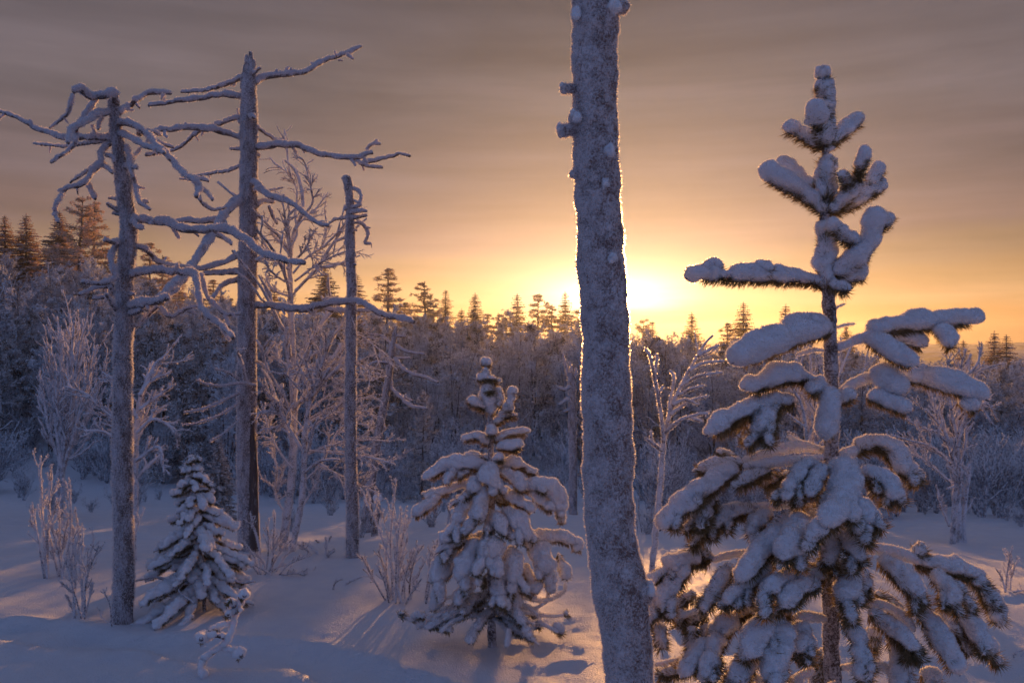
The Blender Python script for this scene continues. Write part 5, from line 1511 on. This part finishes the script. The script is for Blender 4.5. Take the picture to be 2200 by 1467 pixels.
    rimed_plant('birch_tree', 'rimed birch seen through the middle of the large young pine', 'tree', b, L, 9, 3, 0.006, 0.24, 0.4, 0.6, 19, 0.012, 0.009, 0.2)

    d = 11.5; b = on_ground(130, d); yb = 733.5 + (CAM_H - b[2]) / d * FPX + 4
    L = []
    for i, (x, y) in enumerate([(160, 690), (135, 720), (180, 700), (110, 760), (210, 740), (150, 700), (195, 790), (90, 830), (225, 800), (170, 740)]):
        k = i / 10
        L.append(limb(R0, [(128 + 2 * (i % 3), yb), (126 + 3 * (i % 4), yb - 90 - 10 * (i % 3)), ((128 * 0.45 + x * 0.55), yb - 90 - (yb - 90 - y) * 0.5), (x, y)], d + 0.1 * (i % 3), 0.5 * (i % 3 - 1), 5.0, 2.0, 160 + i))
    rimed_plant('birch_tree', 'vase-shaped frosted birch with a pink lit tip, left of the twisted dead tree', 'tree', b, L, 14, 4, 0.0046, 0.30, 0.40, 0.42, 23, 0.012, 0.010, 0.35, t0=0.35)

    d = 10.5; b = on_ground(300, d); yb = 733.5 + (CAM_H - b[2]) / d * FPX + 4
    L = [limb(R0, [(290, yb), (292, 960), (300, 860), (330, 790), (345, 770)], d, 0.2, 6, 3)]
    for i, pts in enumerate([[(292, 960), (240, 900), (190, 850), (140, 830)], [(294, 930), (330, 900), (372, 920), (380, 940)], [(298, 880), (340, 850), (370, 830)], [(292, 980), (230, 930), (180, 925)], [(296, 900), (260, 830), (220, 800)], [(300, 850), (320, 820), (365, 800)], [(292, 990), (340, 960), (350, 1000)]]):
        L.append(limb(R0, pts, d, 0.3 * (i % 3 - 1), 4, 2.6, 190 + i))
    rimed_plant('birch_tree', 'low spreading rimed birch behind the trunk of the twisted dead tree', 'tree', b, L, 12, 4, 0.0046, 0.34, 0.42, 0.6, 27, 0.012, 0.010, 0.1)


birches()


def shrub(name, label, px, d, tops, seed, r=3.2, k2=4, r2=0.005, cat='shrub', sub=False, group=None, len2=0.22):
    b = on_ground(px, d); yb = 733.5 + (CAM_H - b[2]) / d * FPX
    rg = np.random.default_rng(seed)
    L = []
    r *= 0.46; r2 *= 0.52
    tops = [(fx, x, y + (yb - y) * 0.12) for fx, x, y in tops]
    more = [(fx + rg.normal(0, 9), x + rg.normal(0, 30), y + abs(rg.normal(0, 45))) for fx, x, y in tops] if len(tops) > 4 else []
    more = more[::2]
    for i, (fx, x, y) in enumerate(list(tops) + more):
        mx = fx + (x - fx) * 0.4 + rg.normal(0, 5); my = yb + (y - yb) * 0.5
        L.append(limb(R0, [(fx, yb + 5), (mx, my), (x, y)], d + rg.normal(0, 0.08), rg.normal(0, 0.12), r, r * 0.7, seed * 7 + i))
    return rimed_plant(name, label, cat, b, L, k2 + 3, 2, r2, len2 + 0.06, 0.42, 0.5, seed, 0.0065, 0.009, 0.25, sub=sub or len(tops) > 4, group=group, t0=0.3)


def shrubs():
    shrub('shrub', 'rimed shrub with thick crooked stems at the left, in front of the vase-shaped birch', 128, 6.4, [(98, 85, 965), (102, 130, 1040), (130, 128, 1080), (133, 150, 1030), (155, 165, 1095), (96, 68, 1065), (135, 108, 1110)], 1, 5.0, 5)
    shrub('shrub', 'two slim rimed stems rising from the snow left of the twisted dead tree foot', 172, 5.1, [(160, 162, 1130), (162, 140, 1270), (180, 178, 1120), (182, 212, 1150), (178, 160, 1150), (180, 200, 1240)], 2, 4.5, 4)
    shrub('shrub', 'upright rimed shrub with one tall thin stem, left of the small snowy pine', 845, 5.45, [(845, 851, 992), (850, 862, 1060), (852, 872, 1080), (840, 812, 1165), (838, 830, 1150), (860, 890, 1165), (870, 905, 1160), (832, 776, 1180), (915, 940, 1140), (912, 925, 1170), (880, 915, 1190), (850, 848, 1100), (856, 876, 1130)], 3, 4.6, 4)
    shrub('shrub', 'tangled rimed shrub at the foot of the rimed birch', 590, 6.4, [(560, 540, 1100), (570, 575, 1120), (590, 640, 1160), (600, 660, 1190), (580, 610, 1130), (600, 655, 1235), (560, 520, 1150), (585, 590, 1090), (570, 545, 1180), (610, 690, 1230), (575, 625, 1150)], 4, 4.2, 6, sub=True)
    shrub('shrub', 'bent rimed twig arching over the snow right of the birch foot', 725, 5.9, [(716, 735, 1240), (728, 775, 1236)], 5, 5, 2, 0.005)
    shrub('shrub', 'low crooked rimed branch lying between the birch and the thin dead trunk', 690, 7.2, [(665, 640, 1165), (690, 660, 1165), (697, 700, 1150), (700, 720, 1180)], 6, 5.5, 4, 0.006)
    shrub('shrub', 'small rimed twigs between the thin dead trunk and the birch, far in the clearing', 700, 8.2, [(705, 712, 1150), (690, 680, 1160), (715, 722, 1165)], 7, 4.5, 2, 0.006)
    shrub('shrub', 'rimed shrub in the snow at the right edge of the picture', 2165, 5.6, [(2165, 2162, 1180), (2170, 2190, 1190), (2160, 2140, 1215), (2160, 2175, 1160), (2178, 2215, 1270)], 8, 4.0, 5)
    shrub('shrub', 'thin rimed stems between the big trunk and the birch sapling', 1385, 9.5, [(1380, 1372, 1060), (1392, 1400, 1080), (1370, 1360, 1100)], 9, 3.2, 4)
    shrub('shrub', 'bent frosted stems in the snow below the right boughs of the large young pine', 2185, 4.4, [(2178, 2195, 1395), (2190, 2230, 1380)], 10, 3.4, 2, 0.004)
    shrub('shrub', 'small frosted stems left of the leaning trunk foot', 965, 9.8, [(960, 975, 1050), (968, 958, 1075), (972, 990, 1085)], 12, 4.0, 3, 0.007)
    shrub('shrub', 'thin twig at the snow beside the foot of the twisted dead tree', 235, 4.95, [(240, 222, 1255), (242, 215, 1300)], 14, 3.0, 1, 0.004)
    shrub('shrub', 'small rimed twigs right of the twisted dead tree trunk', 295, 7.4, [(292, 310, 1075), (288, 270, 1080)], 15, 3.6, 2, 0.005)


shrubs()


def crooked_seedling():
    d = 4.15
    b = on_ground(438, d)
    T = Tree('pine_seedling', 'crooked snow-covered pine seedling with round white tips in the left foreground', 'seedling', b)
    yb = 733.5 + (CAM_H - b[2]) / d * FPX
    sh = yb - (650 + 1448 / 1.796)          # the traced foot meets the ground here
    R = lambda X, Y: (X / 1.796, 650 + Y / 1.796 + sh * smooth01((Y - 1100) / 350.0))
    SCL[id(R)] = 1.796
    B = [([(792, 1462), (776, 1415), (782, 1388), (830, 1352), (876, 1312), (902, 1245), (915, 1185), (934, 1135)], 26, 24, 0.0), ([(880, 1302), (835, 1288), (785, 1298)], 24, 28, -0.1), ([(900, 1240), (850, 1250), (808, 1268)], 22, 24, 0.08), ([(858, 1340), (895, 1352), (926, 1366)], 22, 26, -0.06),
         ([(912, 1195), (890, 1200), (880, 1202)], 26, 30, -0.05), ([(905, 1175), (888, 1152), (884, 1146)], 26, 34, 0.05), ([(928, 1140), (938, 1130), (944, 1128)], 36, 42, 0), ([(918, 1190), (940, 1185)], 20, 18, 0), ([(795, 1296), (782, 1300), (776, 1302)], 38, 40, -0.1), ([(918, 1362), (930, 1366)], 36, 38, -0.06)]
    dead_branches(T, R, d, B, 1300, 0.006, 0.006, 1.2, 0.10, 0.36, 'snow')
    for k, (x, y) in enumerate([(884, 1152), (880, 1204), (938, 1134), (782, 1304), (926, 1368), (830, 1272)]):
        p = P(*R(x, y), d - 0.02)
        needle_tufts(T.needles, np.stack([p + [0.01, 0, 0.01], p, p - [0.014, 0.01, 0.012]]), 0.03, 2500, 0.022, 1400 + k, drop=0.2)
    T.close()


crooked_seedling()
